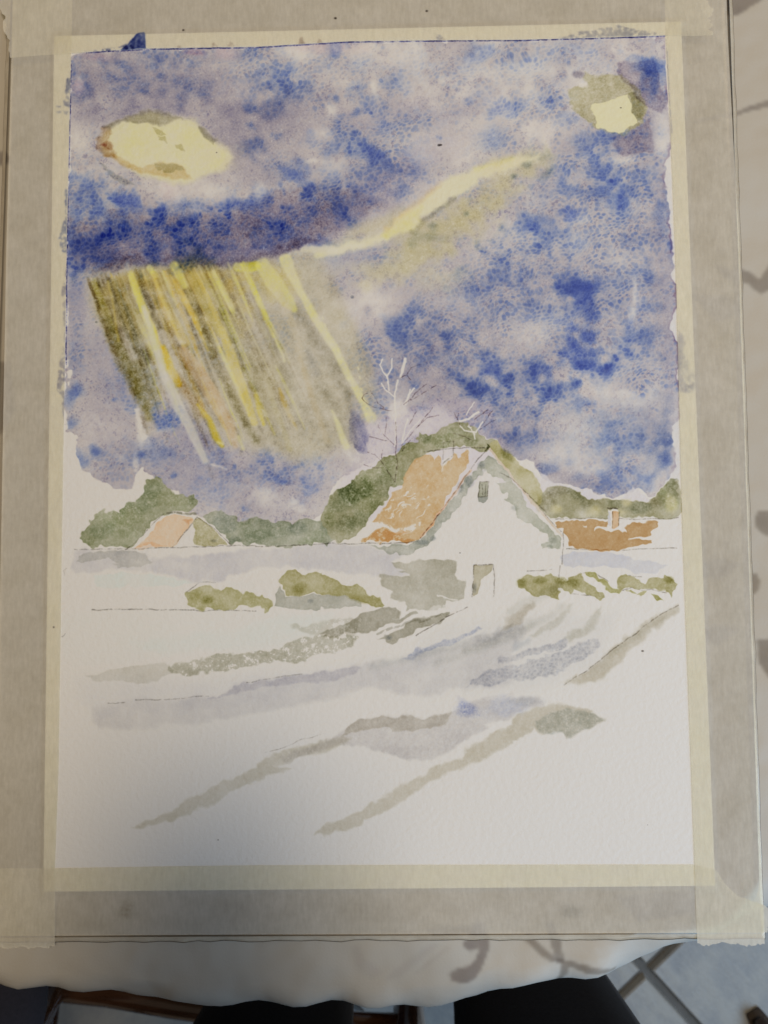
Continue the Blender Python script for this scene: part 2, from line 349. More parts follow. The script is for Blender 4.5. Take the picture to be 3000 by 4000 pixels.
for a in [(2265,1120,62,46,2.,20,DEEP,.3),(2295,1160,40,34,2.,20,DEEP,.3),(2230,1100,60,50,1.2),(2310,1220,44,60,1.6,0,DEEP,.75),(2280,1310,70,44,1.5,0,DEEP,.7),(2260,1385,90,50,1.5,0,DEEP,.95),(2330,1400,60,40,1.2),(2530,1085,36,46,1.1,0,BLUE,.7),
          (2420,1100,120,70,.6),(2400,1180,130,60,.6),(2530,1195,60,44,.9),(2520,1310,62,40,1.,0,BLUE,.5),(2420,1340,150,50,.7),(2180,1330,80,60,.7),(2210,1430,70,40,1.1),(2120,1455,60,30,1.3,0,DEEP,.7),(2050,1490,90,40,1.,0,BLUE),
          (2180,1510,80,30,.9),(2255,1498,18,16,1.4,0,BLUE,.4),(2300,1580,40,30,1.4,0,BLUE,.5),(2420,1440,150,60,.45),(1960,1200,150,90,.6),(2030,1070,120,60,.85),(1960,1010,90,50,.8),(1830,1120,90,70,.7),(1850,1130,40,30,1.),(1940,1060,70,40,.9,0,BLUE,.6),
          (2150,1180,120,80,.45),(2140,1050,80,50,.5),(2200,1240,80,60,.6),(2100,1400,120,40,.7),(2480,1250,50,60,.5)]: blu(*a)
for a in [(1545,1280,34,44,1.3,-30,BLUE,.4),(1570,1300,50,60,.7),(1630,1210,40,50,1.),(1690,1270,80,60,.55),(1600,1340,110,70,.7),(1655,1400,80,60,.7),(1625,1378,14,18,1.4,0,BLUE,.3),(1810,1310,60,40,1.),(1830,1335,40,22,1.1),(1740,1240,60,50,.5),
          (1905,1450,44,34,1.5,0,DEEP,.5),(1800,1470,30,20,1.),(1860,1490,110,40,.9),(1960,1470,90,40,1.),(1960,1540,120,50,1.),(1990,1580,60,40,.9),(1880,1400,130,60,.55),(2060,1530,80,40,1.),(1980,1640,110,60,.8),(2080,1600,80,50,.8),
          (1500,1430,44,70,.6),(1540,1500,60,80,.4),(1770,1390,120,50,.5),(1470,1580,50,60,.55),(1640,1600,40,24,.5),(2020,1690,60,40,.6),(2110,1700,60,40,.5)]: blu(*a)
for a in [(430,800,110,70,.34),(345,760,80,90,.28),(2262,1130,70,56,.6),(2290,1300,60,120,.42),(2260,1390,90,50,.4),(1480,610,90,60,.34),(1150,670,80,50,.3),(2360,760,150,60,.3),(2330,560,60,70,.26),(2110,860,110,60,.26),(1550,1290,50,60,.34),(2070,1480,120,50,.28),(1905,1450,60,44,.34),(960,800,70,36,.3),(720,800,70,40,.26),(2420,1670,130,120,.12),(290,900,50,90,.3),(1310,1000,200,60,.12),(1080,300,90,70,.2)]:
    K.blob(a[0], a[1], a[2]*1.4, a[3]*1.4, DEEP if a[4] > .38 else BLUE, a[4]*.62, 0, mask=MASK, soft=1.2, rag=.5, gran=.1)
# --- soft, dried-back bloom low on the right
for a in [(2430,1670,120,120,.6,0,SOFT,.35),(2300,1650,140,90,.35,0,SOFT,.2),(2330,1760,150,70,.3,0,SOFT,.2),(2460,1720,80,60,.5,0,BLUE,.8),(2390,1700,80,60,.5,0,BLUE,.8),(2400,1880,66,46,1.2,-15,BLUE,.25),(2450,1840,90,40,.6,0,BLUE,.3),(2350,1890,60,36,.7,0,BLUE,.25),
          (2490,1890,50,26,.7,0,BLUE,.3),(2590,1800,22,34,.8,0,BLUE,.3),(2030,1740,60,44,.9,0,(86,100,160),.2),(2140,1830,40,22,1.,0,BLUE,.4),(2560,1780,60,60,.3,0,SOFT,.2)]: blu(*a)
# --- lower left
for a in [(300,1520,46,36,1.1,0,BLUE,.35),(280,1560,30,40,.8,0,BLUE,.3),(445,1561,11,9,1.6,0,BLUE,0),(490,1490,80,110,.55),(540,1560,50,70,.5),(280,1650,26,34,1.,0,BLUE,.3),(370,1763,20,15,1.7,0,BLUE,0),(385,1775,34,22,.7,0,BLUE,.3),(318,1795,34,30,.9,0,BLUE,.3),
          (557,1778,18,15,1.8,0,BLUE,0),(600,1765,90,50,.7,0,BLUE,.5),(660,1640,60,46,.7),(650,1650,10,9,1.5,0,BLUE,0),(917,1820,9,12,1.5,0,BLUE,0),(680,1855,20,14,.9),(960,1990,24,16,.9),(1115,1885,30,16,1.3,0,BLUE,.3),(1150,1860,110,60,.6),(1060,1850,120,50,.5),
          (1050,1790,80,40,.4),(1200,1800,90,30,.5),(460,1800,90,50,.35),(300,1400,30,60,.5),(840,1780,60,50,.45),(820,1930,90,40,.4),(930,1870,100,50,.35),(300,1100,40,80,.5)]: blu(*a)
K.wash([(1372,1600),(1400,1620),(1432,1655),(1443,1700),(1437,1765),(1408,1778),(1384,1745),(1364,1690)], (100, 98, 150), .6, 6, .2, gran=.14)
lim = np.array([2.9, 2.5, 1.15], F32); K.L = -lim*(1-np.exp(K.L/lim))
# --- lifted lights and blooms
for a in [(305,325,20,34,.8),(318,590,60,120,.6),(420,650,100,60,.25),(650,735,50,44,.75),(690,770,26,50,.7),(820,745,120,40,.75),(760,820,40,26,.5),(900,690,80,40,.4),(880,205,40,40,.7),(920,270,60,60,.35),(1150,195,90,32,.8),(1190,225,60,44,.75),(940,380,90,30,.3),
          (1470,185,230,32,.8),(1560,225,90,34,.6),(1290,425,26,44,.95,-30),(1455,335,26,48,1.,-18),(1345,320,70,26,.55),(1225,628,34,14,.9),(1310,650,60,50,.5),(1260,520,40,30,.6),(1700,350,90,70,.35),(1820,480,120,30,.3,-10),(1790,330,60,50,.4),(1900,270,90,44,.5),
          (1720,295,40,40,.6),(1900,160,60,24,.5),(1640,610,60,40,.4),(2070,290,120,54,.45),(2080,530,60,80,.45),(2250,330,150,60,.5),(2140,520,80,60,.3),(2540,410,44,34,.5),(2395,195,10,16,.8),(2586,560,34,110,.9),(2450,625,80,22,.75),(2290,860,70,30,.5),(2090,1320,80,60,.4),
          (1450,1170,60,50,.7),(1440,1130,30,60,.6),(1490,1200,60,40,.5),(2480,1150,16,70,.7),(2470,1220,24,34,.7),(2420,1010,40,60,.5),(2400,1530,90,26,.6),(2480,1560,60,40,.5),(2200,1770,90,40,.4),(2330,1830,60,30,.5),(2270,1680,70,50,.4),(2060,1770,40,40,.3),
          (1950,1640,30,30,.4),(1060,1960,90,40,.5),(1000,1930,40,40,.4),(545,1650,16,90,.9),(560,1720,30,40,.7),(470,1790,30,30,.4),(445,1690,60,60,.25),(530,1830,16,60,.8),(630,1680,60,16,.6),(640,960,30,10,.4),(1020,740,30,30,.7),(1010,760,20,40,.5),
          (1720,1180,100,50,.25),(2180,1260,60,40,.3),(2260,940,40,70,.4),(1560,1560,120,60,.35),(1500,1420,30,50,.3)]:
    lft(a[0], a[1], a[2], a[3], a[4], a[5] if len(a) > 5 else 0)
K.blob(1290, 180, 160, 40, PINK, .5, gran=.1); K.blob(880, 205, 50, 34, PINK, .6, gran=.1); K.blob(370, 222, 60, 22, PINK, .7); K.blob(300, 335, 24, 36, (222,185,175), .6)
K.blob(760, 205, 60, 18, (206,172,178), .7); K.blob(660, 750, 50, 60, PINK, .4); K.blob(560, 1560, 30, 130, (190,180,196), .25)

for a in [(1800,330,230,120,.5),(1650,560,160,80,.45),(2150,500,170,120,.4),(1480,1180,110,110,.5),(700,760,220,60,.5),(2100,1300,160,80,.4),(2400,1560,160,60,.45),(2220,1790,150,60,.4),(1250,560,90,70,.35),(930,340,110,50,.35),(1560,240,200,60,.45),(2350,230,180,60,.4),(980,1920,150,60,.4),(420,1650,90,110,.3),(1820,1180,130,80,.35),(2480,1180,60,90,.45)]:
    K.blob(a[0], a[1], a[2], a[3], (206, 190, 184), .12, 0, lift=a[4], soft=1.15, rag=.45)
# --- the broad violet cloud band over the rays
K.wash([(265,870),(420,850),(560,815),(760,830),(900,815),(1060,770),(1220,720),(1400,760),(1500,800),(1330,900),(1190,965),(1060,1005),(960,1040),(860,1052),(760,1045),(620,1035),(480,1042),(360,1072),(330,1040),(262,1000)], (118, 102, 122), .34, 30, .1, 20, 1.6, .35, .15)
K.wash([(360,1070),(420,1020),(620,1000),(860,1015),(1000,990),(1180,930),(1230,935),(1180,972),(1060,1008),(960,1042),(860,1054),(760,1047),(620,1037),(480,1044)], (100, 86, 112), .42, 10, .1, 12, 1.2, .35, .15)
for a in [(380,940,80,70,.8),(560,920,130,60,.8),(720,890,150,60,.9),(900,880,140,50,.9),(1040,860,100,40,.8),(600,970,60,30,1.1),(460,900,60,40,.9),(820,950,120,40,.7),(1150,840,90,50,.7),(1250,800,80,50,.6)]: blu(a[0], a[1], a[2], a[3], a[4]*.45)

# --- the yellow cloud at the upper left
YEL = (224, 210, 158)
CL = Z(0,0,[(660,880),(690,830),(760,790),(840,740),(1000,710),(1130,750),(1210,755),(1280,770),(1300,830),(1400,900),(1490,970),(1520,1030),(1450,1100),(1350,1140),(1200,1195),(1000,1170),(880,1125),(760,1040),(680,985)])
K.wash(CL, YEL, .8, 16, .0, lift=.92, var=.1)
K.blob(860, 610, 90, 70, (206, 196, 158), .5, 30, lift=.5, soft=1.1)
K.wash(Z(0,0,[(750,930),(800,860),(850,790),(1000,800),(1200,800),(1280,850),(1400,930),(1480,1000),(1400,1090),(1200,1100),(1030,1040),(930,1075),(850,1040),(750,990)]), (236, 222, 160), .6, 6, .1, lift=.6)
K.wash(Z(0,0,[(670,830),(760,780),(840,735),(960,708),(1060,715),(1130,755),(1180,760),(1120,775),(1060,800),(960,790),(860,790),(800,780),(700,840)]), (136, 126, 112), .75, 8, .15, gran=.1)
K.wash(Z(0,0,[(655,840),(700,830),(720,870),(690,930),(750,985),(760,1030),(690,1000),(640,960),(640,900)]), (172, 134, 98), .75, 8, .15, gran=.1)
K.blob(420, 570, 22, 20, (146, 96, 66), .7); K.blob(405, 566, 14, 8, (150, 70, 70), .5)
K.wash(Z(0,0,[(690,990),(750,1000),(850,1050),(930,1085),(1030,1045),(1130,1065),(1200,1110),(1240,1150),(1150,1160),(1000,1140),(880,1110),(780,1070)]), (192, 170, 122), .7, 8, .2, gran=.1)
K.wash(Z(0,0,[(1010,1050),(1120,1065),(1190,1110),(1100,1130),(1020,1095)]), (150, 150, 122), .6, 4, .2)
K.wash(Z(0,0,[(1300,830),(1350,860),(1420,900),(1390,930),(1330,880),(1290,850)]), (138, 130, 116), .7, 6, .2)
K.wash(Z(0,0,[(640,1030),(700,1100),(800,1150),(880,1190),(780,1190),(700,1130)]), (160, 160, 150), .7, 5, .2)
for p in [[(980,810),(1040,830),(1070,870),(1010,860)], [(1130,940),(1170,950),(1185,990),(1150,975)], [(1020,870),(1060,880),(1090,930),(1040,910)]]: K.wash(Z(0,0,p), (186, 176, 140), .8, 3, .2)
K.blob(520, 570, 60, 50, (236, 208, 168), .4)

# --- the yellow light at the upper right in its olive and purple ring
K.wash(Z(2,0,[(465,480),(560,500),(650,475),(720,480),(760,540),(830,580),(875,690),(850,800),(720,880),(600,850),(440,760),(385,680),(365,580),(440,565),(500,560),(480,520)]), (158, 150, 100), .68, 7, .2, lift=.75, gran=.15)
K.wash(Z(2,0,[(690,410),(760,405),(820,420),(840,395),(905,392),(940,460),(968,560),(1010,640),(990,720),(900,700),(830,660),(790,590),(720,520),(700,480)]), (118, 104, 132), .42, 6, .35, gran=.12)
K.wash(Z(2,0,[(640,890),(760,870),(860,800),(900,770),(930,930),(910,995),(800,990),(690,1000)]), (122, 108, 134), .4, 7, .3, gran=.12)
blu(2532,262,40,34,.5,0,BLUE,.3); blu(2550,330,36,40,.4,0,BLUE,.3); blu(2480,520,60,20,.7); lft(2480,310,26,26,.5)
K.wash(Z(2,0,[(510,690),(560,665),(660,650),(690,625),(745,620),(765,700),(805,800),(760,830),(700,868),(620,850),(560,825),(542,770),(548,750),(525,730)]), (228, 223, 164), .85, 2.6, .15, lift=.97, var=.06, gran=.03)
K.wash(Z(2,0,[(760,610),(800,590),(860,680),(840,770),(800,790),(765,690)]), (170, 166, 132), .5, 4, .2)
K.wash(Z(2,0,[(440,545),(490,545),(490,565),(440,568)]), None, lift=.8)
K.blob(2260, 290, 22, 14, (120,112,130), .7)

# --- diagonal streak of light
for a in [(1760,880,230,90,-26,.75),(1900,770,180,70,-26,.7),(2070,650,110,40,-20,.6),(1620,980,150,60,-10,.6),(1960,640,110,46,-22,.35),(1420,900,160,34,-28,.5),(2090,600,60,40,0,.4),(1700,1080,140,60,0,.3),(1500,1060,170,60,-10,.5)]:
    K.blob(a[0], a[1], a[2]*1.25, a[3]*1.35, (184, 172, 118), a[5], a[4], lift=.62, gran=.12, mask=MASK, soft=1.1)
for a in [(2060,640,20,16,.9),(2130,680,26,16,.9),(2100,610,60,18,.4),(1690,880,14,12,.7),(2010,690,14,12,1.),(1820,835,10,10,.8),(1700,930,50,14,.5)]: blu(a[0], a[1], a[2], a[3], a[4], 0, (74, 92, 108), .3)
STR = Z(1,0,[(300,1625),(430,1608),(560,1570),(760,1540),(850,1470),(1000,1350),(1200,1185),(1320,1130),(1440,1085),(1560,1050),(1659,1018)])+[(2060,610),(2110,598),(2105,612),(2055,640)]+Z(1,0,[(1659,1095),(1560,1125),(1440,1155),(1430,1190),(1290,1290),(1265,1300),(1180,1350),(1060,1425),(1070,1450),(1000,1490),(850,1560),(700,1610),(560,1650),(420,1659)])
K.wash(STR, (232, 221, 170), .8, 14, .0, lift=.93, var=.08, gran=.04)
K.wash(Z(1,0,[(850,1470),(1000,1380),(1080,1330),(1060,1425),(1070,1450),(1000,1490),(860,1545),(810,1530)]), (226, 204, 128), .5, 14, 0, var=.2)
K.blob(1960, 640, 170, 40, (206, 196, 150), .5, -18, lift=.5, soft=1.2, mask=MASK); K.blob(1560, 850, 260, 44, (214, 202, 160), .4, -32, lift=.4, soft=1.2, mask=MASK)
K.stroke(Z(1,0,[(840,1480),(1000,1350),(1190,1190)]), 22, (214, 188, 142), .3, 10)
K.stroke(Z(1,0,[(1420,1100),(1560,1055),(1659,1020)]), 18, (226, 206, 146), .35, 10)
K.stroke(Z(1,0,[(1000,1500),(1070,1450),(1180,1360),(1290,1290)]), 16, (140, 136, 116), .5, 8)
K.wash(Z(1,0,[(190,1625),(330,1600),(520,1590),(700,1570),(700,1610),(430,1659),(200,1659)]), (222, 216, 186), .7, 12, 0, lift=.7)

# --- the sheaf of rays
RAY = Z(0,1,[(555,125),(620,90),(880,60),(1130,50),(1350,60),(1540,40),(1659,15)])+Z(1,1,[(120,5),(430,-15),(470,120),(520,220),(640,480),(730,700),(765,870),(740,960),(770,1050),(690,1060),(640,960),(600,1240),(480,1280),(300,1345),(80,1260)])+Z(0,1,[(1659,1275),(1450,1205),(1340,1130),(1200,960),(1100,830),(1050,900),(1010,1060),(950,1130),(900,980),(860,850),(740,600),(640,400)])
K.wash(RAY, (186, 176, 142), .7, 44, 0, lift=.7, gran=.1, var=.15)
K.blob(470, 1190, 130, 110, (186, 166, 96), .6, 60, gran=.1); K.blob(700, 1090, 300, 60, (198, 178, 96), .6, -2, gran=.1); K.blob(830, 1150, 180, 110, (196, 180, 106), .55, 55, gran=.1)
K.blob(1050, 1090, 130, 80, (210, 198, 126), .6, gran=.15); K.blob(980, 1500, 120, 200, (190, 178, 130), .3, -20)
# many fine strokes drawn downwards with the flat brush
rr = random.Random(31)
for k_ in range(150):
    u = rr.random(); x0 = 570+u*1010+rr.uniform(-20, 20); y0 = 125-95*u+rr.uniform(0, 30) if rr.random() < .55 else rr.uniform(150, 900)
    sl_ = .36+.12*u+rr.uniform(-.03, .03); x0 += (y0-80)*sl_ if y0 > 150 else 0
    ln_ = rr.uniform(200, 700); y1 = min(y0+ln_, 1180+60*math.sin(u*5)); w_ = rr.uniform(5, 20)
    if y1-y0 < 80: continue
    lite = rr.random() < .45
    left = max(0, 1-u*1.6)
    cc = rr.choice([(226,206,118),(220,204,140),(208,186,104),(216,206,160)]) if lite else rr.choice([(134,114,64),(142,122,84),(128,112,86),(148,132,108),(138,128,116)])
    pts_ = [(x0+(y1-y0)*sl_*t+6*math.sin(t*3+k_), y0+(y1-y0)*t) for t in (0, .33, .66, 1)]
    K.stroke(Z(0,1,pts_), [w_*.5, w_, w_*.9, w_*.2], cc, (.5 if lite else .2+.16*left), rr.uniform(3.5, 8), (.5 if lite else 0), .15, .1, 0, .3, .2)
def ray(c, r, pts, w, col, d, lift=0, soft=5, dry=0, gran=.18, broken=.25):
    K.stroke(Z(c, r, pts), [x/1.659 for x in w] if hasattr(w, '__len__') else w/1.659, col, d*(.85 if lift else .44), soft*(1.8 if lift else 2.2), lift*.82, .18, gran*.5, dry, .2, broken*.4)
for a in [([(620,180),(690,420),(790,680),(900,880),(960,1050)], [60,80,90,80,30], (134,118,48), .95),
          ([(700,400),(800,640),(930,900),(990,1060)], [40,60,90,30], (106,98,48), .7), ([(900,700),(1000,880),(1020,980)], [60,70,30], (112,106,54), .75),
          ([(740,180),(790,330),(850,520),(900,640)], [60,70,50,30], (98,98,76), .95), ([(830,340),(880,500),(960,680)], [34,44,40], (90,92,76), .8), ([(940,640),(1000,800)], [30,60], (128,128,96), .6),
          ([(880,90),(930,220),(990,380),(1040,470)], [40,60,50,24], (104,92,54), .95), ([(960,180),(1030,360),(1100,520),(1180,660),(1290,900)], [30,40,50,50,40], (124,104,74), .8),
          ([(1100,500),(1170,620),(1260,760),(1330,900),(1420,1080)], [26,50,60,60,30], (128,112,96), .75), ([(1130,760),(1220,900),(1290,980),(1340,1060)], [40,54,70,30], (150,100,48), .9),
          ([(1190,200),(1260,320),(1330,470),(1380,640)], [40,60,70,50], (150,136,76), .7), ([(1250,330),(1320,450),(1380,640),(1480,850),(1590,1080)], [24,30,50,50,30], (134,120,82), .75),
          ([(1400,240),(1450,400),(1520,560),(1600,760),(1659,860)], [20,50,40,34,30], (120,116,88), .75), ([(1500,380),(1580,560),(1659,760)], [24,34,30], (146,140,114), .6),
          ([(1480,860),(1560,1030),(1659,1190)], [40,44,40], (112,104,62), .8), ([(1540,1130),(1560,1280)], [20,10], (110,100,70), .6), ([(1330,1060),(1400,1170),(1440,1270)], [24,26,20], (72,80,140), .6),
          ([(1000,640),(1060,820),(1180,1040),(1310,1260),(1380,1440)], [8,12,14,20,10], (120,116,120), .6), ([(1200,1000),(1330,1200),(1440,1330)], [40,60,50], (140,134,150), .6)]:
    ray(0,1,*a, soft=6, gran=.28)
K.blob(650, 1640, 52, 60, (120, 126, 168), .6, lift=.75, gran=.14); blu(650,1640,50,46,.8); K.blob(800, 1720, 40, 40, (150, 146, 166), .5)
for a in [([(850,120),(890,240),(940,370),(1000,520),(1010,600)], [44,52,46,40,30], (228,204,102), 1., .9), ([(930,330),(1000,560),(1060,770),(1150,960),(1240,1130),(1330,1330)], [34,40,44,70,64,44], (204,200,186), .9, .9),
          ([(972,75),(1008,135)], [44,30], (238,220,110), 1., .9), ([(1130,65),(1195,190)], [60,44], (240,222,122), 1., .9), ([(1105,130),(1180,260),(1260,400),(1345,615)], [16,44,40,6], (226,190,100), 1., .9),
          ([(1060,590),(1110,740),(1160,830)], [26,50,40], (216,186,74), 1., .8), ([(1280,960),(1350,1060),(1400,1170),(1440,1230)], [16,34,40,26], (220,190,76), 1., .8),
          ([(1380,105),(1420,180),(1500,330),(1520,370)], [30,46,34,10], (230,220,142), .9, .9), ([(1190,620),(1290,760),(1400,940),(1480,1090),(1530,1230)], [70,90,100,80,40], (200,182,142), .9, .7),
          ([(1440,480),(1500,650),(1570,850),(1650,1080)], [50,70,60,44], (206,196,122), .9, .85), ([(1000,130),(1060,300),(1120,430),(1200,560)], [40,60,70,60], (196,178,108), .7, .6),
          ([(1250,130),(1330,300),(1430,500)], [60,80,60], (196,186,110), .8, .6), ([(700,165),(735,330),(770,550)], [10,12,14], (206,192,104), .9, .7), ([(820,700),(900,860),(960,1050)], [8,10,8], (170,156,90), .6, .3),
          ([(1415,1205),(1445,1215)], [16,18], (226,214,170), .9, .9), ([(1545,1170),(1575,1250)], [20,20], (214,202,126), .9, .8), ([(1370,1355),(1470,1380)], [14,8], (216,210,204), .9, .95), ([(1540,70),(1620,70),(1659,60)], [60,70,60], (234,212,96), .9, .8)]:
    ray(0,1,a[0],a[1],a[2],a[3],a[4], soft=4)
for a in [([(240,330),(400,560),(520,740),(600,900)], [40,90,90,60], (138,132,118), .8), ([(20,340),(100,560),(200,850)], [50,70,60], (152,142,116), .7), ([(330,620),(390,760)], [30,40], (122,126,146), .6), ([(120,560),(240,850),(360,1080)], [30,50,50], (146,140,124), .6),
          ([(430,850),(520,1000),(580,1200)], [60,60,40], (128,122,102), .6), ([(360,900),(420,1060),(480,1240)], [40,50,40], (150,142,120), .6), ([(600,900),(620,1100),(640,1250)], [30,50,40], (134,126,110), .6), ([(0,700),(60,960),(160,1240)], [40,50,50], (156,146,118), .55),
          ([(230,980),(300,1150)], [40,50], (150,144,130), .6), ([(20,1180),(80,1260)], [16,12], (120,112,92), .6), ([(480,140),(560,360),(700,640),(760,860)], [40,60,60,40], (176,164,128), .5)]:
    ray(1,1,*a, soft=9, gran=.14)
for a in [([(190,20),(225,110),(280,220),(360,360),(440,490),(520,610),(600,780),(680,920),(745,1050)], [80,64,48,50,54,50,44,46,66], (234,224,160), .95, .97), ([(495,1005),(530,1090),(585,1235)], [14,34,44], (234,224,160), .95, .95),
          ([(40,60),(110,160),(200,290),(250,350)], [90,110,90,40], (216,208,146), .9, .8), ([(110,500),(140,580),(185,680)], [8,16,16], (222,212,150), .9, .9), ([(0,900),(20,990),(50,1090)], [20,34,20], (214,196,100), .9, .7),
          ([(10,280),(70,420),(110,520)], [20,26,14], (214,204,130), .8, .6), ([(150,250),(240,450),(300,640)], [60,50,40], (198,190,160), .6, .5), ([(260,600),(360,900),(460,1200)], [26,36,40], (194,184,148), .6, .5), ([(60,760),(130,1000),(220,1250)], [26,36,36], (190,180,140), .6, .5),
          ([(395,0),(440,-10)], [40,30], (226,216,160), .8, .8)]:
    ray(1,1,a[0],a[1],a[2],a[3],a[4], soft=4)
for x, y in [(1360,565),(1330,400),(1265,400),(1300,470),(1100,440)]: ray(0,1,[(x,y),(x+4,y+14)],8,(230,214,150),.8,.9,2)
for x, y in [(430,395),(445,440),(670,780),(660,720),(535,605),(680,860)]: ray(1,1,[(x,y),(x+5,y+12)],10,(224,214,160),.8,.9,2)
K.blob(376, 1258, 6, 5, (90, 98, 90), .7); K.blob(1376, 1160, 8, 7, (84, 92, 112), .8)
# --- border of the sky: hard drying line, white nicks
edge = np.exp(-((SKYD+4)/5)**2)*np.clip(.6+.5*K.nB+.3*K.nC, 0, 1.6)*(SKYD < 3)*(K.X > 2560)
K.L += (edge*.5)[..., None]*K.pig((140, 110, 140))
for p in [[(262,1450),(282,1448),(284,1475),(266,1478)], [(262,1495),(272,1494),(272,1506),(262,1506)]]: K.wash(p, None, lift=1.)
K.wash(Z(0,1,[(870,990),(890,980),(930,1120),(960,1160),(930,1190),(900,1130)]), None, lift=.85, soft=5)
# pale lilac bloom round the bare tree, kept almost free of sky colour
K.wash(Z(1,1,[(700,1100),(780,1050),(850,1050),(880,960),(940,930),(1000,1000),(1080,1000),(1200,980),(1290,1040),(1280,1100),(1060,1160),(960,1230),(850,1300),(700,1390),(640,1450),(560,1480),(690,1350),(720,1290),(740,1180)]), (206, 199, 203), .7, 22, .0, lift=.62, gran=.12)
K.wash(Z(1,1,[(850,1000),(880,960),(940,940),(990,980),(1000,1010),(950,1050),(880,1075)]), (216, 210, 205), .25, 8, 0, lift=.6)
K.wash(Z(1,1,[(560,1260),(640,1250),(700,1290),(700,1360),(600,1330)]), None, soft=8, lift=.6, dry=.6)
K.wash(Z(1,1,[(0,1540),(60,1500),(120,1560),(60,1620),(0,1600)]), None, soft=20, lift=.5); K.wash(Z(1,1,[(240,1540),(320,1640),(290,1659),(200,1640)]), None, soft=8, lift=.6)
K.wash(Z(2,1,[(180,1400),(340,1490),(480,1510),(600,1570),(720,1590),(780,1500),(900,1570),(870,1600),(600,1600),(330,1530),(200,1500)]), (202, 198, 214), .6, 4, 0, lift=.85)

# --- hedges and trees
G1, G2, G3, OL = (128, 131, 96), (92, 104, 70), (136, 146, 108), (156, 150, 92)
def green(pts, col, d=.95, **k): K.wash(pts, col, d*.74, 2.6, .3, 8, 1.1, .3, .1, lift=.9, **k)
def leafy(L, cols, mask_pts, d=.5):
    s_, q_ = K.sdf(mask_pts, 10, 1.3); m = np.zeros((K.h, K.w), F32); m[s_] = ss(2, -2, q_)
    for i, (x, y, rx, ry) in enumerate(L): K.blob(x, y, rx, ry, cols[i % len(cols)], d*.62, mask=m, rag=.35, soft=.5, gran=.2)
H1 = Z(0,2,[(520,155),(540,110),(565,90),(600,40),(620,15)])+Z(0,1,[(640,1655),(700,1635),(770,1655),(820,1600),(880,1595),(890,1555),(940,1530),(945,1470),(970,1450),(1020,1440),(1080,1480),(1120,1500),(1140,1545),(1200,1555),(1250,1540),(1285,1580),(1270,1620),(1240,1640),(1110,1659)])+Z(0,2,[(1040,20),(960,95),(905,150),(850,220),(780,232),(700,222),(600,228),(545,205),(525,180)])
green(H1, G1)
leafy([(380,2080,60,40),(350,2110,40,30),(480,2060,70,60),(560,1960,60,50),(640,1950,60,40),(720,1970,50,30),(600,1900,40,40),(520,2020,60,40),(420,2030,60,30),(760,1950,30,30)], [(84,100,66), (110,116,70), (150,156,118)], H1, .4)
K.wash(Z(0,2,[(870,232),(930,180),(1000,100),(1080,20),(1230,20),(1262,45),(1190,140),(1120,222),(1000,238),(960,210),(920,220)]), (212, 180, 146), .95, 2, .3, 5, .6, .12, .1, lift=1)
K.wash(Z(0,2,[(1200,40),(1250,40),(1230,75),(1190,60)]), (196, 132, 84), .6, 4, .2)
K.wash(Z(0,2,[(860,232),(940,190),(1000,205),(1060,225),(1000,232),(900,236)]), (212, 168, 128), .35, 2, .4)
K.wash(Z(0,2,[(1252,60),(1275,40),(1300,30),(1390,120),(1475,210),(1380,220),(1260,212),(1245,180),(1262,140)]), (168, 160, 118), .95, 2, .2, 5, .6, .1, .15, lift=1)
K.blob(833, 2113, 20, 10, (130,130,135), .6); K.stroke(Z(0,2,[(1085,2),(1180,6),(1275,8)]), 8, (112, 108, 92), .8, 2, .5, dry=.3)
HM = Z(0,2,[(1322,15),(1350,-10),(1430,-5),(1480,30),(1560,50),(1659,65)])+Z(1,2,[(0,65),(60,40),(130,62),(170,55),(235,85),(260,55),(330,42),(430,50),(470,0)])+Z(1,2,[(560,110),(500,190),(470,225),(440,215),(390,190),(350,222),(280,215),(195,238),(130,225),(50,215),(0,195)])+Z(0,2,[(1640,180),(1605,215),(1500,212),(1460,150),(1410,110),(1350,60)])
green(HM, (124, 130, 104))
leafy([(880,2050,50,40),(960,2040,40,40),(1000,2090,70,40),(1080,2070,60,40),(1160,2060,50,30),(1240,2100,50,30),(1290,2050,40,40),(1030,2040,40,30),(920,2110,40,20),(1200,2120,40,20)], [(84,98,92), (150,160,124), (78,94,66), (122,132,112)], HM, .42)
# the big arch of trees behind the barn
HA = Z(1,1,[(430,1659),(470,1600),(520,1540),(560,1490),(640,1440),(690,1395),(800,1330),(850,1295),(905,1285),(960,1225),(1040,1200),(1055,1150),(1090,1160),(1130,1150),(1220,1115),(1230,1095),(1290,1080),(1310,1070),(1370,1075),(1410,1110),(1450,1150),(1520,1180),(1570,1250),(1659,1325)])+[(2030,1825),(2085,1860),(2115,1905),(2120,1960),(2125,2000)]+[(2060,1920),(1985,1840),(1905,1745),(1900,1752)]+Z(1,1,[(1480,1262),(1300,1252),(1100,1258),(1080,1285),(1030,1345),(960,1450),(895,1480),(850,1590),(815,1630),(790,1659)])+Z(1,2,[(780,5),(705,90),(620,145),(560,178),(500,195),(450,110),(420,40)])
green(HA, (134, 133, 94))
leafy([(1340,1960,60,60),(1400,1900,60,40),(1470,1850,50,40),(1350,2040,50,50),(1440,1960,60,60),(1400,2030,60,40),(1520,1800,50,40),(1560,1850,40,40),(1500,1900,40,50),(1600,1740,50,30),(1660,1710,26,30),(1720,1720,50,30),(1790,1690,50,26),(1840,1720,30,24),(1290,2030,30,40),(1370,1920,60,40),(1480,1990,40,40),(1570,1760,40,30),(1330,1890,50,30)],
      [(80,94,58), (96,108,62), (146,154,116), (88,96,60), (108,116,66)], HA, .5)
K.wash(Z(1,1,[(1490,1215),(1510,1230),(1500,1245),(1485,1240)]), (84,88,54), .9, 2)
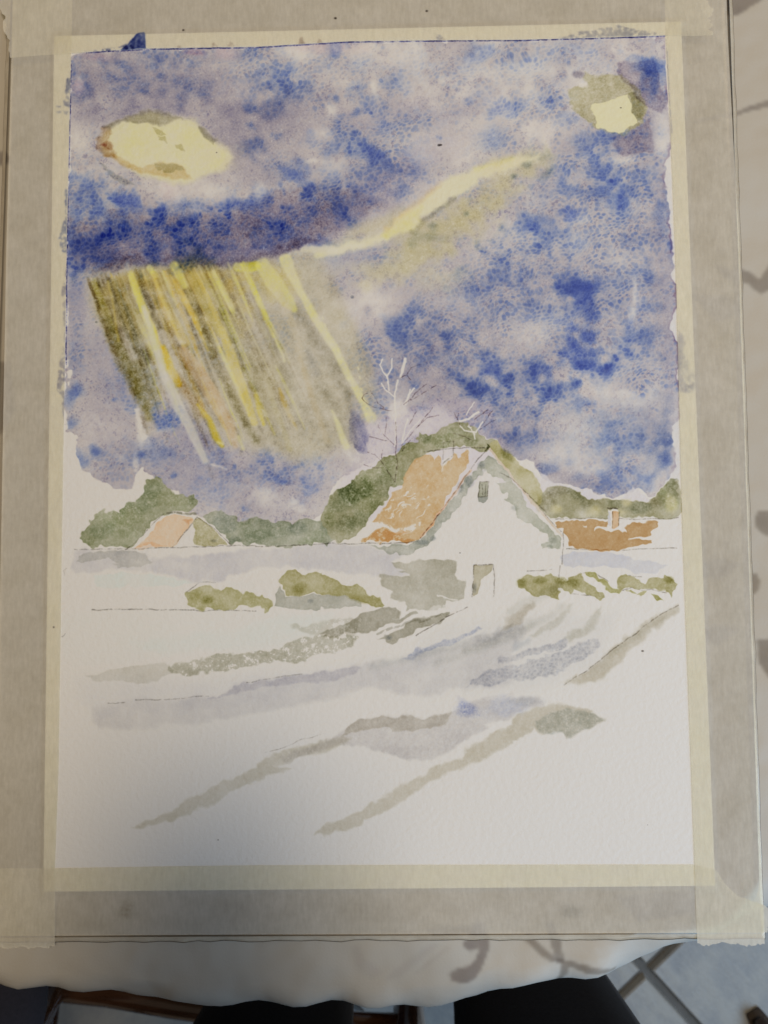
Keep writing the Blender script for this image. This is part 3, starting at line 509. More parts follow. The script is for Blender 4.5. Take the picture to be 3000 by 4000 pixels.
HG = [(1905,1738),(1935,1722),(1990,1770),(2040,1825),(2090,1862),(2118,1905),(2120,1960),(2128,2000),(2085,1960),(2040,1905),(1990,1845),(1940,1790)]
K.wash(HG, (172, 164, 112), .9, 3, .2, lift=.9, var=.3)
K.blob(1975, 1775, 40, 20, (112,112,62), .8, 42, rag=.2); K.blob(2110, 1960, 14, 30, (140,130,80), .6)
HR = Z(2,1,[(185,1600),(195,1540),(240,1500),(290,1490),(370,1512),(430,1525),(490,1575),(560,1575),(620,1568),(720,1590),(790,1575),(870,1590),(925,1540),(1000,1480),(1030,1445),(1080,1460),(1108,1530),(1110,1659)])+Z(2,2,[(1090,35),(700,40),(500,45),(250,30),(170,-20)])
K.wash(HR, (152, 148, 116), .9, 2.5, .2, lift=.9, var=.35)
leafy([(2140,1960,40,30),(2190,1920,40,26),(2260,1930,50,40),(2290,1960,40,30),(2500,1980,60,30),(2600,1930,50,60),(2560,1960,40,30),(2640,1900,30,40),(2400,1970,40,30)], [(122,116,88), (128,122,112), (112,120,98), (116,116,96), (90,100,80), (112,124,74)], HR, .55)
for a in [(2330,1990,40,30),(2400,2000,60,24),(2450,1965,30,20),(2620,1970,26,40),(2180,1990,30,24)]: K.blob(*a, (196,190,134), .5, lift=.6)

# --- the barn
ROOF = Z(1,1,[(1060,1300),(1095,1278),(1140,1300),(1155,1330),(1172,1290),(1190,1320),(1200,1370),(1215,1345),(1260,1320),(1285,1275),(1320,1315),(1350,1270),(1385,1300),(1392,1330),(1330,1420),(1240,1550),(1195,1659)])+Z(1,2,[(1150,80),(1050,185),(990,190),(900,178),(800,190),(685,202),(680,182),(800,130),(880,115),(820,100),(760,75)])+Z(1,1,[(830,1650),(900,1530),(950,1450),(1000,1370),(1035,1330)])
K.wash(ROOF, (198, 160, 110), 1., 2, .18, 6, .8, .12, .1, lift=1)
K.wash(Z(1,2,[(760,75),(850,95),(960,98),(1010,80),(1080,60),(1060,110),(960,140),(860,118),(800,130),(700,168),(640,195),(690,130)]), None, 0, 4, lift=.95, dry=.35)
rr_ = random.Random(12)
for _ in range(34):                               # dry diagonal drags of the brush leave the paper white
    x, y = rr_.uniform(820, 1200), rr_.uniform(1500, 1720); l = rr_.uniform(20, 90)
    if not (1.0*(x-820) > (1660-y)*.9-10 or y > 1600): continue
    if x > 1200-(y-1500)*.75+rr_.uniform(-30, 10): continue
    K.stroke(Z(1,1,[(x, y), (x+l*.75, y-l*.6)]), [rr_.uniform(2, 5), rr_.uniform(4, 11)], None, 0, 2, .9, 1., dry=.75)
K.wash(Z(1,2,[(690,185),(800,140),(930,118),(1000,125),(900,150),(1000,170),(1040,180),(990,190),(900,180),(800,190),(700,200)]), (204, 158, 110), .75, 2, .2, dry=.5)
K.wash(Z(1,1,[(1215,1330),(1275,1290),(1225,1350),(1200,1400)]), None, lift=1)
WALL = Z(1,1,[(1500,1370),(1640,1560)])+[(2115,2140),(2120,2310),(1700,2350),(1640,2150)]+Z(1,2,[(1180,110),(1330,-60)])
K.wash(WALL, None, soft=2, lift=.85)
V1 = Z(1,1,[(1500,1285),(1560,1310),(1540,1340),(1490,1380),(1440,1440),(1400,1490),(1340,1590),(1280,1659)])+Z(1,2,[(1270,20),(1180,115),(1145,150),(1155,195),(1110,225),(1060,255),(960,267),(860,257),(790,230),(720,220),(900,205),(1020,200),(1070,180),(1200,20)])+Z(1,1,[(1230,1640),(1310,1530),(1400,1410),(1460,1340)])
K.wash(V1, (158, 160, 148), .95, 2, .3, 6, 1., .2, .12, lift=1)
for a in [(1880,1815,20,16),(1830,1880,20,24),(1650,2120,40,16),(1690,2105,16,14),(1800,1900,14,20)]: K.blob(*a, (128,134,142), .6)
V2 = [(1905,1785),(1935,1790),(1960,1820),(1990,1860),(2030,1915),(2065,1960),(2110,2025),(2190,2108),(2182,2144),(2140,2143),(2118,2145),(2115,2130),(2142,2115),(2112,2085),(2080,2050),(2045,2040),(2012,2012),(2010,1985),(1975,1960),(1970,1925),(1935,1895),(1965,1880),(1925,1860),(1900,1840)]
K.wash(V2, (168, 170, 156), .95, 2, .25, 6, 1., .2, .1, lift=1)
for a in [(2010,1985,14,12),(2160,2110,20,16),(2150,2135,12,10)]: K.blob(*a, (140,146,140), .5)
K.stroke([(1910,1752),(1990,1850),(2060,1935),(2150,2040),(2195,2095)], 9, (196,184,160), .8, 2, .95)
K.stroke(Z(1,1,[(1390,1390),(1290,1530),(1200,1659)])+Z(1,2,[(1140,80),(1070,160)]), 9, (206,170,132), .7, 2, .6)
K.wash(Z(1,1,[(1450,1465),(1502,1462),(1505,1500),(1498,1555),(1442,1558),(1445,1500)]), (152,154,132), .95, 1.5, .3, 3, .4)
K.wash(Z(1,1,[(1440,1558),(1505,1556),(1505,1575),(1490,1590),(1475,1598),(1440,1585)]), (128,132,124), .95, 1.5, .2, 3, .5)
PEN = (124, 116, 110)
def pen(c, r, pts, w=3.4, d=.75, col=PEN): K.stroke(Z(c, r, pts), w, col, d, 1.6, wob=.25, broken=.55)
for p in [[(1452,1462),(1508,1460),(1500,1555),(1442,1560),(1452,1462)], [(1210,1212),(1280,1205),(1278,1290),(1212,1345)], [(1212,1212),(1210,1320)], [(1090,1262),(1300,1250),(1500,1240)], [(1500,1240),(1400,1370),(1290,1530),(1195,1659)], [(1465,1480),(1470,1545)], [(1490,1480),(1485,1550)]]: pen(1,1,p)
for p in [[(1190,15),(1110,110),(1050,190),(900,200),(680,205),(490,205),(300,215),(0,225)], [(1412,345),(1538,338),(1545,420),(1542,550)], [(1412,345),(1400,550)], [(1040,800),(1200,700),(1370,615)]]: pen(1,2,p, 3.6)
for p in [[(335,110),(330,200),(322,340)], [(310,350),(305,470)], [(350,240),(460,245),(650,248),(1070,236)], [(285,45),(520,40),(800,48),(1080,38)], [(100,385),(200,378),(260,372)], [(780,800),(640,905),(480,1030),(340,1120)], [(1080,605),(970,660),(780,800)], [(440,400),(520,395),(560,410),(620,450)], [(720,425),(760,412),(840,420)], [(200,0),(320,130)], [(720,510),(780,490),(850,510),(900,500),(1000,520)], [(380,530),(600,545)]]: pen(2,2,p, 3., .6)
pen(2,1,[(-90,1400),(0,1440),(150,1590),(220,1659)], 3.4, .6)
for p in [[(815,245),(930,140),(1060,10)], [(1110,230),(1200,130),(1280,30)], [(1280,30),(1390,110),(1500,215)], [(600,635),(900,632),(1250,636),(1659,642)], [(480,242),(800,240),(1110,232),(1500,218),(1659,220)], [(880,1220),(1100,1212),(1350,1192)], [(700,1240),(810,1236)], [(1600,1105),(1659,1098)], [(1210,520),(1290,455),(1400,455)]]: pen(0,2,p, 3.4, .62)
pen(1,2,[(0,1095),(150,1068),(300,1048)], 3, .5); pen(1,2,[(60,1560),(180,1530),(300,1470),(420,1440)], 2.6, .35)
# bare branches: masked out white and in pencil
for p, w in [([(818,665),(803,700),(825,745),(852,780),(862,870)], 13), ([(885,665),(878,730),(852,782)], 12), ([(972,662),(960,690),(946,745),(935,790)], 19), ([(916,812),(905,900),(905,1050),(900,1075)], 14), ([(815,825),(840,870),(905,912)], 11), ([(1022,858),(990,900),(970,960)], 15), ([(1000,862),(985,900)], 10),
             ([(905,1080),(900,1160),(895,1240)], 10), ([(985,1060),(960,1130),(940,1200)], 12), ([(1420,945),(1390,985),(1365,1030)], 9), ([(1310,1070),(1380,1058),(1445,1015)], 18), ([(1320,1100),(1350,1130),(1420,1142),(1470,1072)], 12), ([(1378,1095),(1400,1135)], 9), ([(1405,1140),(1420,1185)], 13), ([(1370,1100),(1392,1110)], 8), ([(940,1215),(1000,1130),(1060,1060)], 8)]:
    K.stroke(Z(1,1,p), w*.82/1.659, None, 0, 2., .95, .3)
BR = (118, 98, 104)
for p in [[(690,920),(720,955),(770,985),(880,1000)], [(690,920),(700,900),(720,890)], [(750,890),(790,960),(830,985)], [(930,795),(975,770),(1000,720),(1070,700)], [(975,770),(1000,800)], [(960,965),(1060,862),(1100,830)], [(1000,930),(1060,900),(1170,835)], [(1150,985),(1100,1040),(1050,1100),(940,1230)], [(1050,1100),(1110,1050),(1190,1030)], [(1040,1010),(990,1090)], [(905,1270),(905,1080)], [(740,1075),(790,1090),(810,1140),(850,1180),(890,1230)], [(740,1170),(800,1190),(850,1200)], [(725,1270),(770,1285),(820,1340),(900,1460)], [(700,1350),(750,1368),(810,1375)], [(840,1040),(845,1090),(838,1150)], [(905,1270),(915,1350),(900,1470)],
          [(1280,1010),(1300,1050),(1320,1095)], [(1310,1020),(1300,1060)], [(1500,1000),(1420,1060)], [(1530,1005),(1490,1060),(1460,1100)], [(1550,1060),(1450,1120)], [(1280,1150),(1350,1170),(1400,1195)], [(820,1260),(815,1310)], [(950,1260),(1010,1180)]]: pen(1,1,p, 2.8, .6, BR)

# --- house at the right and its chimney
RR = Z(2,2,[(285,62),(400,55),(620,62),(612,98),(545,108),(520,140),(560,118),(640,132),(690,125),(720,135),(712,110),(745,85),(790,62),(860,60),(942,68),(940,95),(905,125),(910,140),(820,160),(740,165),(740,178),(840,172),(920,180),(930,200),(850,212),(780,225),(700,240),(580,258),(460,245),(345,235),(358,160),(330,140),(320,112),(290,100)])
K.wash(RR, (180, 134, 84), 1., 2, .15, 6, .9, .1, .06, lift=1)
K.wash(Z(2,2,[(440,92),(485,95),(485,110),(445,102)]), None, lift=.9, soft=1.5); K.wash(Z(2,2,[(455,235),(520,245),(640,240),(560,252)]), (168,108,58), .5, 2)
K.wash(Z(2,2,[(625,-10),(705,-10),(695,95),(655,118),(615,100)]), None, lift=1)
K.wash(Z(2,2,[(655,0),(698,0),(692,85),(660,112),(645,105)]), (206, 162, 118), .9, 2, .2, 4, .4)
K.wash(Z(2,2,[(625,0),(642,0),(635,90),(618,85)]), (190, 190, 200), .6, 2)
pen(2,2,[(658,0),(648,110)], 3); pen(2,2,[(700,0),(690,90)], 3); pen(2,1,[(620,1635),(690,1640)], 6, .7)
# --- snow shadows
K.wash([(240,2400),(700,2390),(1300,2400),(1420,2440),(1100,2500),(700,2560),(300,2600),(230,2500)], (203, 199, 196), .55, 40, 0)
K.wash([(300,2640),(700,2660),(1100,2620),(1600,2560),(1750,2580),(1400,2680),(900,2760),(400,2800),(280,2720)], (198, 193, 189), .5, 36, 0)
K.wash([(1700,2450),(2100,2400),(2400,2400),(2350,2600),(2000,2720),(1650,2700),(1600,2560)], (203, 200, 197), .55, 40, 0)
LIL, LIL2, BEI = (190, 184, 182), (180, 177, 179), (180, 171, 156)
K.wash(Z(2,2,[(310,265),(430,262),(620,260),(770,292),(780,310),(1000,320),(960,390),(800,400),(690,362),(330,360)]), (196, 196, 204), .9, 3, .1)
K.wash(Z(0,2,[(480,242),(560,235),(640,262),(940,250),(960,290),(1000,302),(1300,290),(1460,262),(1659,240)])+Z(1,2,[(0,240),(180,240),(490,200),(720,222),(860,258),(980,268),(880,312),(900,330),(960,370),(1000,400),(800,408),(600,400),(400,370),(200,350),(0,365)])+Z(0,2,[(1659,372),(1480,405),(1470,445),(1250,448),(1080,410),(1000,395),(880,388),(700,370),(490,395),(465,370)]), LIL, .85, 9, .08, var=.25)
K.wash(Z(0,2,[(615,405),(760,402),(1000,412),(1240,450),(1120,480),(1000,492),(630,492)]), (196, 195, 198), .9, 4, .1)
K.wash(Z(0,2,[(1470,460),(1659,460),(1659,510),(1560,505),(1480,490)]), (204,204,208), .8, 6, .05)
K.wash(Z(0,2,[(495,318),(505,280),(560,255),(700,255),(935,252),(950,290),(985,325),(960,340),(860,362),(765,372),(760,345),(735,340),(770,330),(700,295),(640,300)]), (178, 171, 157), .9, 2.5, .2)
K.wash(Z(1,2,[(880,322),(1000,316),(1270,312),(1296,330),(1296,425),(1308,440),(1340,448),(1342,560),(1230,570),(1228,612),(1100,642),(980,640),(960,590),(870,555),(885,510),(815,485),(800,400),(830,388),(930,408),(1010,412),(1005,395),(925,370),(970,365),(905,345)]), (162, 157, 139), .92, 3, .12, lift=.6, var=.14)
K.wash(Z(1,2,[(1170,545),(1310,555),(1310,562),(1180,556)]), None, lift=.9, soft=1.5); K.wash(Z(1,2,[(1160,598),(1240,590),(1230,640),(1100,645)]), None, lift=.7, dry=.6)
K.wash(Z(1,2,[(1412,348),(1535,340),(1533,372),(1490,405),(1458,432),(1448,480),(1430,530),(1410,548),(1395,520),(1405,460)]), (166,157,128), .95, 1.6, .35, 4, .6); K.blob(1853, 2300, 10, 22, (120,122,128), .7)
UN = Z(1,2,[(130,485),(150,475),(200,540),(280,540),(420,548),(560,533),(690,580),(688,618),(600,622),(430,612),(405,638),(300,622),(125,620)])
K.wash(UN, (160, 158, 144), .95, 2, .3, 5, .8, .2); K.blob(1213, 2348, 16, 12, (130,134,140), .6)
B1 = Z(1,2,[(145,440),(165,410),(210,390),(262,374),(310,400),(345,395),(430,395),(480,432),(520,438),(600,480),(650,465),(690,490),(700,520),(760,535),(810,560),(832,600),(820,618),(760,600),(690,580),(600,550),(560,532),(430,546),(330,532),(250,542),(200,530),(175,490)])
K.wash(B1, (150, 142, 88), .95, 2, .2, 6, .9, .14, .1, lift=.9); K.blob(1167, 2305, 26, 22, (126,118,58), .6); K.blob(1400, 2340, 60, 14, (140,130,66), .4, 20)
B0 = Z(0,2,[(1200,540),(1215,515),(1250,500),(1310,480),(1350,490),(1400,490),(1440,505),(1480,492),(1560,522),(1640,530)])+Z(1,2,[(0,545),(40,550),(90,590),(112,620),(60,645),(20,610)])+Z(0,2,[(1630,612),(1560,602),(1500,645),(1400,640),(1330,612),(1270,628),(1215,590)])
K.wash(B0, (152, 145, 92), .95, 2.5, .2, 6, .9, .14, .1, lift=.9); K.blob(812, 2347, 24, 16, (122,116,56), .7); K.blob(760, 2330, 26, 26, (136,128,68), .4)
for p, c_ in [([(42,462),(70,425),(100,418),(160,412),(200,412),(262,395),(300,428),(345,455),(380,420),(440,412),(462,445),(520,468),(590,512),(620,548),(560,555),(470,520),(400,500),(368,538),(345,515),(300,490),(315,565),(280,545),(230,530),(180,550),(110,520),(60,500)], (152,145,94)),
              ([(458,402),(500,392),(540,398),(600,450),(690,500),(710,535),(640,520),(590,455),(540,425),(480,418)], (150,146,82)), ([(680,485),(690,450),(720,420),(800,418),(860,458),(900,420),(985,432),(1000,410),(1050,440),(1058,480),(1040,545),(1000,500),(900,492),(820,502),(760,488),(700,520)], (154,147,97)),
              ([(745,518),(780,508),(812,530),(770,525)], (156,150,92)), ([(812,540),(860,512),(880,515),(850,545)], (164,158,104)), ([(905,525),(960,535),(990,560),(940,565)], (150,146,86))]:
    K.wash(Z(2,2,p), c_, .95, 2, .2, 6, .9, .15, .1, lift=.9)
for a in [(2190,2270,26,20),(2240,2275,30,20),(2615,2265,22,18),(2040,2278,20,20),(2110,2270,30,14)]: K.blob(*a, (124,120,62), .55)
for p in [[(410,792),(600,700),(700,655),(820,620),(900,615),(940,645),(944,680),(885,692),(940,680),(1035,655),(1042,668),(900,718),(800,752),(700,782),(615,775),(480,815),(440,808),(455,790)], [(788,822),(840,805),(1000,722),(1050,690),(1120,675),(1245,645),(1252,672),(1230,690),(1100,738),(1000,790),(880,848),(845,846),(830,825)]]: K.wash(Z(1,2,p), (144, 138, 120), .92, 3, .15, 6, .8, .12, .08)
for p, w in [([(790,788),(870,760),(990,715),(1060,702)], 14), ([(1060,716),(1130,685),(1200,660)], 12)]: K.stroke(Z(1,2,p), w/1.659, (158,153,140), .9, 2, dry=.2)
K.blob(1520, 2490, 16, 12, (120,126,136), .6)
K.wash(Z(1,2,[(245,735),(330,735),(480,690),(600,672),(690,700),(660,760),(640,800),(500,830),(350,790),(260,758)]), (182,175,160), .8, 6, 0, dry=-.1)
K.wash(Z(0,2,[(1090,1000),(1150,978),(1300,955),(1400,930),(1540,905),(1659,905)])+Z(1,2,[(0,890),(120,880),(260,835),(400,800),(560,805),(660,800),(620,870),(520,905),(300,950),(150,965),(0,1000)])+Z(0,2,[(1659,1002),(1500,1012),(1400,1035),(1200,1062),(1110,1048)]), (152, 147, 126), .85, 4, .1, 6, 1.0, .2, .15, dry=-.35)
K.wash(Z(0,2,[(560,1062),(860,1002),(1000,985),(1100,985),(1130,1045),(1060,1085),(900,1102),(600,1092)]), (188,180,166), .9, 5, .08); K.wash(Z(0,2,[(850,850),(1150,800),(1659,720)])+Z(1,2,[(0,720),(200,680),(500,640),(400,800),(250,840),(0,880)])+Z(0,2,[(1659,890),(1300,900),(1000,920)]), (203,199,197), .9, 14, .0)
K.wash(Z(0,2,[(880,660),(1300,650),(1659,660),(1659,700),(1200,760),(900,740)]), (210,205,202), .7, 14, 0)
K.wash(Z(0,2,[(600,1270),(900,1222),(1350,1200),(1430,1180),(1500,1140),(1580,1105),(1659,1100)])+Z(1,2,[(0,1096),(300,1050),(640,1002),(900,960),(1000,925),(1300,860),(1500,800),(1659,752)])+Z(2,2,[(60,700),(100,760),(0,900),(0,1100)])+Z(1,2,[(1659,1118),(1480,1135),(1300,1150),(1100,1182),(980,1180),(820,1150),(760,1112),(660,1150),(540,1195),(300,1250),(0,1295)])+Z(0,2,[(1659,1300),(1300,1370),(1000,1392),(640,1400),(600,1340)]), (190, 184, 180), .75, 14, .12, var=.2)
K.wash(Z(0,2,[(1350,1210),(1500,1145),(1580,1108),(1659,1102)])+Z(1,2,[(0,1098),(300,1050),(640,1002),(690,1010),(660,1060),(420,1098),(100,1120),(0,1140)]), (180, 174, 176), .8, 6, .2)
K.wash(Z(1,2,[(930,948),(960,930),(1030,882),(1120,880),(1250,818),(1380,785),(1450,748),(1472,760),(1400,800),(1300,842),(1200,875),(1100,910),(990,955)]), (172, 174, 187), .85, 5, .2, gran=.2, cell=.3)
K.wash(Z(1,2,[(1380,830),(1450,800),(1600,740),(1659,720),(1659,770),(1540,830),(1400,870)]), (192,189,186), .8, 8, .05)
for p, c_ in [([(-40,690),(60,640),(140,590),(155,615),(90,680),(0,745),(-60,760)], BEI), ([(120,800),(200,745),(300,668),(400,588),(395,620),(340,690),(250,765),(150,810)], (192,188,178)), ([(340,812),(470,732),(550,622),(580,608),(575,670),(530,740),(470,790),(380,845)], (186,182,170)), ([(0,850),(120,815),(110,850),(0,890)], (194,194,194))]: K.wash(Z(2,2,p), c_, .75, 9, .1)
for p in [[(-80,940),(0,920),(340,810),(362,850),(300,890),(150,920),(0,960),(-80,975)], [(10,1092),(40,1000),(180,945),(330,890),(460,845),(550,820),(582,862),(480,940),(350,1010),(230,1072),(185,1062),(100,1075)], [(-300,1130),(-200,1060),(0,980),(60,990),(20,1070),(-100,1110)]]: K.wash(Z(2,2,p), (178, 177, 182), .85, 6, .2, 7, 1., .25, .2, cell=.55)
K.wash(Z(2,2,[(350,1110),(480,1030),(600,935),(830,742),(970,660),(1078,604),(1082,640),(1000,700),(900,765),(800,862),(700,965),(610,1070),(520,1100),(430,1122),(390,1105)]), (188, 181, 167), .8, 10, .15)
K.wash(Z(2,2,[(-180,1215),(0,1205),(180,1190),(205,1250),(100,1272),(0,1330),(-180,1370)])+Z(1,2,[(1500,1400),(1300,1520),(1180,1585),(1050,1615),(980,1602),(830,1560),(700,1512),(620,1512),(540,1495),(420,1540),(300,1592),(180,1630),(160,1600),(400,1500),(580,1400),(680,1352),(800,1326),(1010,1315),(1150,1338),(1280,1302),(1340,1250),(1420,1215),(1659,1185)]), (187, 181, 178), .75, 9, .14, var=.2, gran=.12)
K.wash(Z(1,2,[(560,1440),(590,1395),(680,1352),(800,1326),(900,1328),(1010,1315),(1080,1332),(1150,1338),(1270,1308),(1230,1390),(1100,1405),(880,1442),(860,1400),(760,1400),(700,1422)]), (178, 169, 153), .8, 4, .2)
K.blob(1830, 2770, 50, 36, (146, 153, 190), .8, gran=.25, cell=.4); K.blob(1960, 2770, 100, 40, (170, 176, 200), .4, cell=.4); K.blob(2060, 2740, 60, 20, (170,172,180), .5)
K.wash(Z(0,3,[(845,380),(920,345),(1000,328),(1080,290),(1160,248),(1190,225),(1270,180),(1340,150),(1400,108),(1500,65),(1600,20),(1659,0)])+Z(1,2,[(0,1640),(110,1580),(200,1552),(380,1490),(560,1440),(610,1465),(480,1540),(300,1592),(120,1659)])+Z(1,3,[(240,5),(120,45),(0,82)])+Z(0,3,[(1620,95),(1500,165),(1350,238),(1280,265),(1200,302),(1120,335),(1050,352),(920,386)]), (176, 166, 147), .8, 8, .1, 6, .8, .12)
K.wash(Z(1,3,[(380,432),(420,400),(450,385),(520,355),(590,310),(620,290),(690,265),(760,220),(850,180),(930,130),(1000,90),(1080,45),(1140,0)])+Z(1,2,[(1190,1640),(1340,1590),(1350,1545),(1450,1500),(1560,1420),(1659,1380)])+Z(2,2,[(0,1345),(80,1300),(160,1262),(270,1235),(330,1240),(400,1262),(520,1278),(525,1302),(600,1340),(598,1358),(480,1410),(340,1472),(318,1440),(270,1422),(180,1440),(150,1390),(110,1440),(70,1465),(0,1482)])+Z(1,2,[(1659,1500),(1500,1580),(1330,1659)])+Z(1,3,[(1330,0),(1200,60),(1150,70),(1050,142),(980,190),(900,240),(850,280),(760,320),(700,335),(690,370),(600,402),(560,425),(510,415),(440,432)]), (179, 170, 152), .8, 8, .1, 6, .8, .12)
K.wash(Z(2,2,[(160,1340),(330,1270),(520,1300),(598,1345),(480,1410),(340,1472),(318,1440),(180,1430)]), (178, 182, 180), .6, 6, .2, cell=.3, gran=.2)
for p, w in [([(0,640),(160,560),(300,480)], 60), ([(60,770),(220,690),(330,610)], 40), ([(-300,900),(0,780),(120,720)], 50), ([(-500,980),(-200,880),(60,800)], 40), ([(640,930),(800,800),(980,690)], 30), ([(-900,1000),(-600,930),(-300,850)], 50)]:
    K.stroke(Z(2,2,p), w/1.659, (196, 193, 186), .7, 12)
# faint creamy warmth and specks of dirt
for x, y, r in [(1715,567,7),(1722,566,6),(2425,421,4),(846,596,3),(2510,2543,6),(1797,2160,3),(852,3281,3),(2530,3222,2)]: K.blob(x, y, r, r*.6, (70,64,64), 1.1, soft=.5, rag=.1)
K.stroke([(243,2488),(258,2476)], 3, PEN, .7, 1.5); K.stroke([(252,2250),(250,2230),(262,2222)], 2.5, PEN, .4, 1.5)
# keep the pigment inside the masked frame and add the pencil border
FR = [(277,214),(337,207),(570,192),(1000,185),(1361,164),(1600,160),(2000,158),(2597,141),(2602,300),(2618,500),(2638,1000),(2652,1500),(2665,2000),(2699,3000),(2712,3377),(1700,3378),(1000,3380),(216,3390),(230,3000),(244,2000),(261,1000)]
sl, q = K.sdf(FR, 30, .12); fm = np.zeros((K.h, K.w), F32); fm[sl] = ss(2.5, -1.5, q); K.L *= fm[..., None]
INK = (60, 62, 120)
K.stroke([(337,207),(570,193),(1000,186),(1361,165),(1600,161),(2000,159),(2400,149),(2597,141)], 4.5, INK, .8, 1.6, wob=.1, broken=.5)
K.stroke([(279,240),(270,600),(262,1000),(259,1300),(258,1430)], 4, INK, .75, 1.6, wob=.1, broken=.5); K.stroke([(2606,200),(2618,420),(2624,520)], 3, INK, .5, 1.5, wob=.1, broken=.6)
PAINT = K.image('watercolour_pigment', (.80, .785, .765))
KB = K.b
# --- paint that ran over or under the masking tape, on the tapes' own skin
T_ = Canvas(-.195, .195, -.242, .222, ZP+.0003, 1200, 1428, 11)
def smear(pts, d, dry=.45, col=(96, 102, 146)): T_.wash(pts, col, d*.6, 4, .2, 6, .5, .3, .2, dry=dry*.8)
T_.wash([(470,192),(500,176),(520,150),(545,132),(563,127),(570,140),(570,192)], (56, 70, 138), .95, 2.5, .1, 6, .3, .2, .15); smear([(400,198),(470,180),(505,172),(520,190)], .5, .5); smear([(340,204),(380,196),(430,182),(500,176),(560,186),(500,194)], .6, .75)
for x, y in [(640,186),(700,184),(840,176),(905,168),(1180,158),(1250,160),(1440,150),(1700,138),(1730,150),(1860,146),(1920,148)]: smear([(x-14,y+12),(x-4,y-8),(x+2,y-10),(x+14,y+12)], .5, .6, (150,130,120))
smear([(1695,140),(1715,132),(1730,150),(1725,162),(1690,160)], .5, .3)
smear([(2180,146),(2240,128),(2330,118),(2400,108),(2420,100),(2450,110),(2520,120),(2590,138),(2400,142)], .55, .35, (110,112,140))
smear([(278,290),(262,310),(258,360),(246,390),(248,410),(272,420)], .75, .3, (92,98,140)); smear([(224,414),(246,412),(246,418),(224,420)], .7, .4); smear([(226,436),(268,432),(268,446),(240,446)], .5, .6)
smear([(264,700),(252,760),(262,840),(238,890),(230,930),(240,980),(260,990)], .7, .45, (86,96,150)); smear([(260,1040),(246,1100),(238,1160),(250,1240),(252,1330),(240,1400),(228,1480),(226,1520),(248,1560),(248,1650),(256,1670),(260,1300)], .62, .35, (120,118,150))
for a in [(2665,1430,26,60),(2700,1490,20,40),(2690,1510,30,20)]: T_.blob(*a, (150,150,170), .22, gran=.4)
T_.wash([(2650,1290),(2672,1330),(2668,1480),(2690,1530),(2656,1530),(2640,1400)], (170,168,186), .5, 6, .1)
for x, y, r in [(716,117,5),(1310,70,5),(1667,42,5),(209,2450,3),(2600,3900,3)]: T_.blob(x, y, r, r*.8, (80,72,70), 1.4, soft=.5, rag=.1)
T_.blob(490, 3560, 34, 34, (150,138,120), .5, gran=.3); T_.blob(2240, 3560, 70, 40, (160,158,156), .4)
SMEAR = T_.image('tape_smears', (1, 1, 1)); TB = T_.b
# ------------------------------------------------------------------ materials of the setting
def tile_mat():
    m, nt, out = nmat('stone_tile'); co = objco(nt)
    n1 = noise(nt, co, 11, 7, .7); n2 = noise(nt, co, 34, 6, .7, (1, .45, 1)); n3 = noise(nt, co, 220, 3)
    a = N(nt, 'Math', operation='MULTIPLY_ADD'); nt.links.new(n2, a.inputs[0]); a.inputs[1].default_value = .45; nt.links.new(n1, a.inputs[2])
    info = N(nt, 'ObjectInfo'); b = N(nt, 'Math', operation='MULTIPLY_ADD'); nt.links.new(info.outputs['Random'], b.inputs[0]); b.inputs[1].default_value = .22; nt.links.new(a.outputs[0], b.inputs[2])
    p = N(nt, 'BsdfPrincipled'); p.inputs['Roughness'].default_value = .5
    nt.links.new(ramp(nt, b.outputs[0], [(.42, (.16, .165, .19)), (.68, (.255, .26, .27)), (.95, (.385, .375, .345))]), p.inputs['Base Color'])
    nt.links.new(bump(nt, n3, .3, .001, bump(nt, n2, .5, .003)), p.inputs['Normal'])
    nt.links.new(p.outputs[0], out.inputs[0]); return m
M_TILE = tile_mat()
M_GROUT = simple('grout', (.10, .10, .09), (.15, .14, .13), 60, .9)
M_WOOD = simple('dark_wood', (.045, .017, .008), (.085, .034, .015), 14, .16, .15, .0006, (1, 12, 12), coat=1.)
M_SEAT = simple('seat_fabric', (.010, .007, .010), (.018, .013, .017), 300, .9, .5, .001)
M_CLOTHES = simple('dark_trouser_cloth', (.006, .007, .011), (.011, .012, .017), 420, .95, .4, .0006, spec=.15)
for n_ in M_CLOTHES.node_tree.nodes:
    if n_.type == 'BSDF_PRINCIPLED': n_.inputs['Sheen Weight'].default_value = .025; n_.inputs['Sheen Roughness'].default_value = .3
M_JUMPER = simple('dark_jumper_knit', (.012, .012, .016), (.022, .022, .028), 260, .95, .5, .001, spec=.15)
M_SKIN = simple('skin', (.52, .33, .25), (.58, .38, .29), 30, .5, .1)
M_HAIR = simple('hair', (.03, .02, .013), (.06, .04, .025), 60, .6, .6, .002, (8, 8, 1))
M_SHOE = simple('shoe_leather', (.03, .018, .012), (.055, .032, .02), 40, .45, .2)

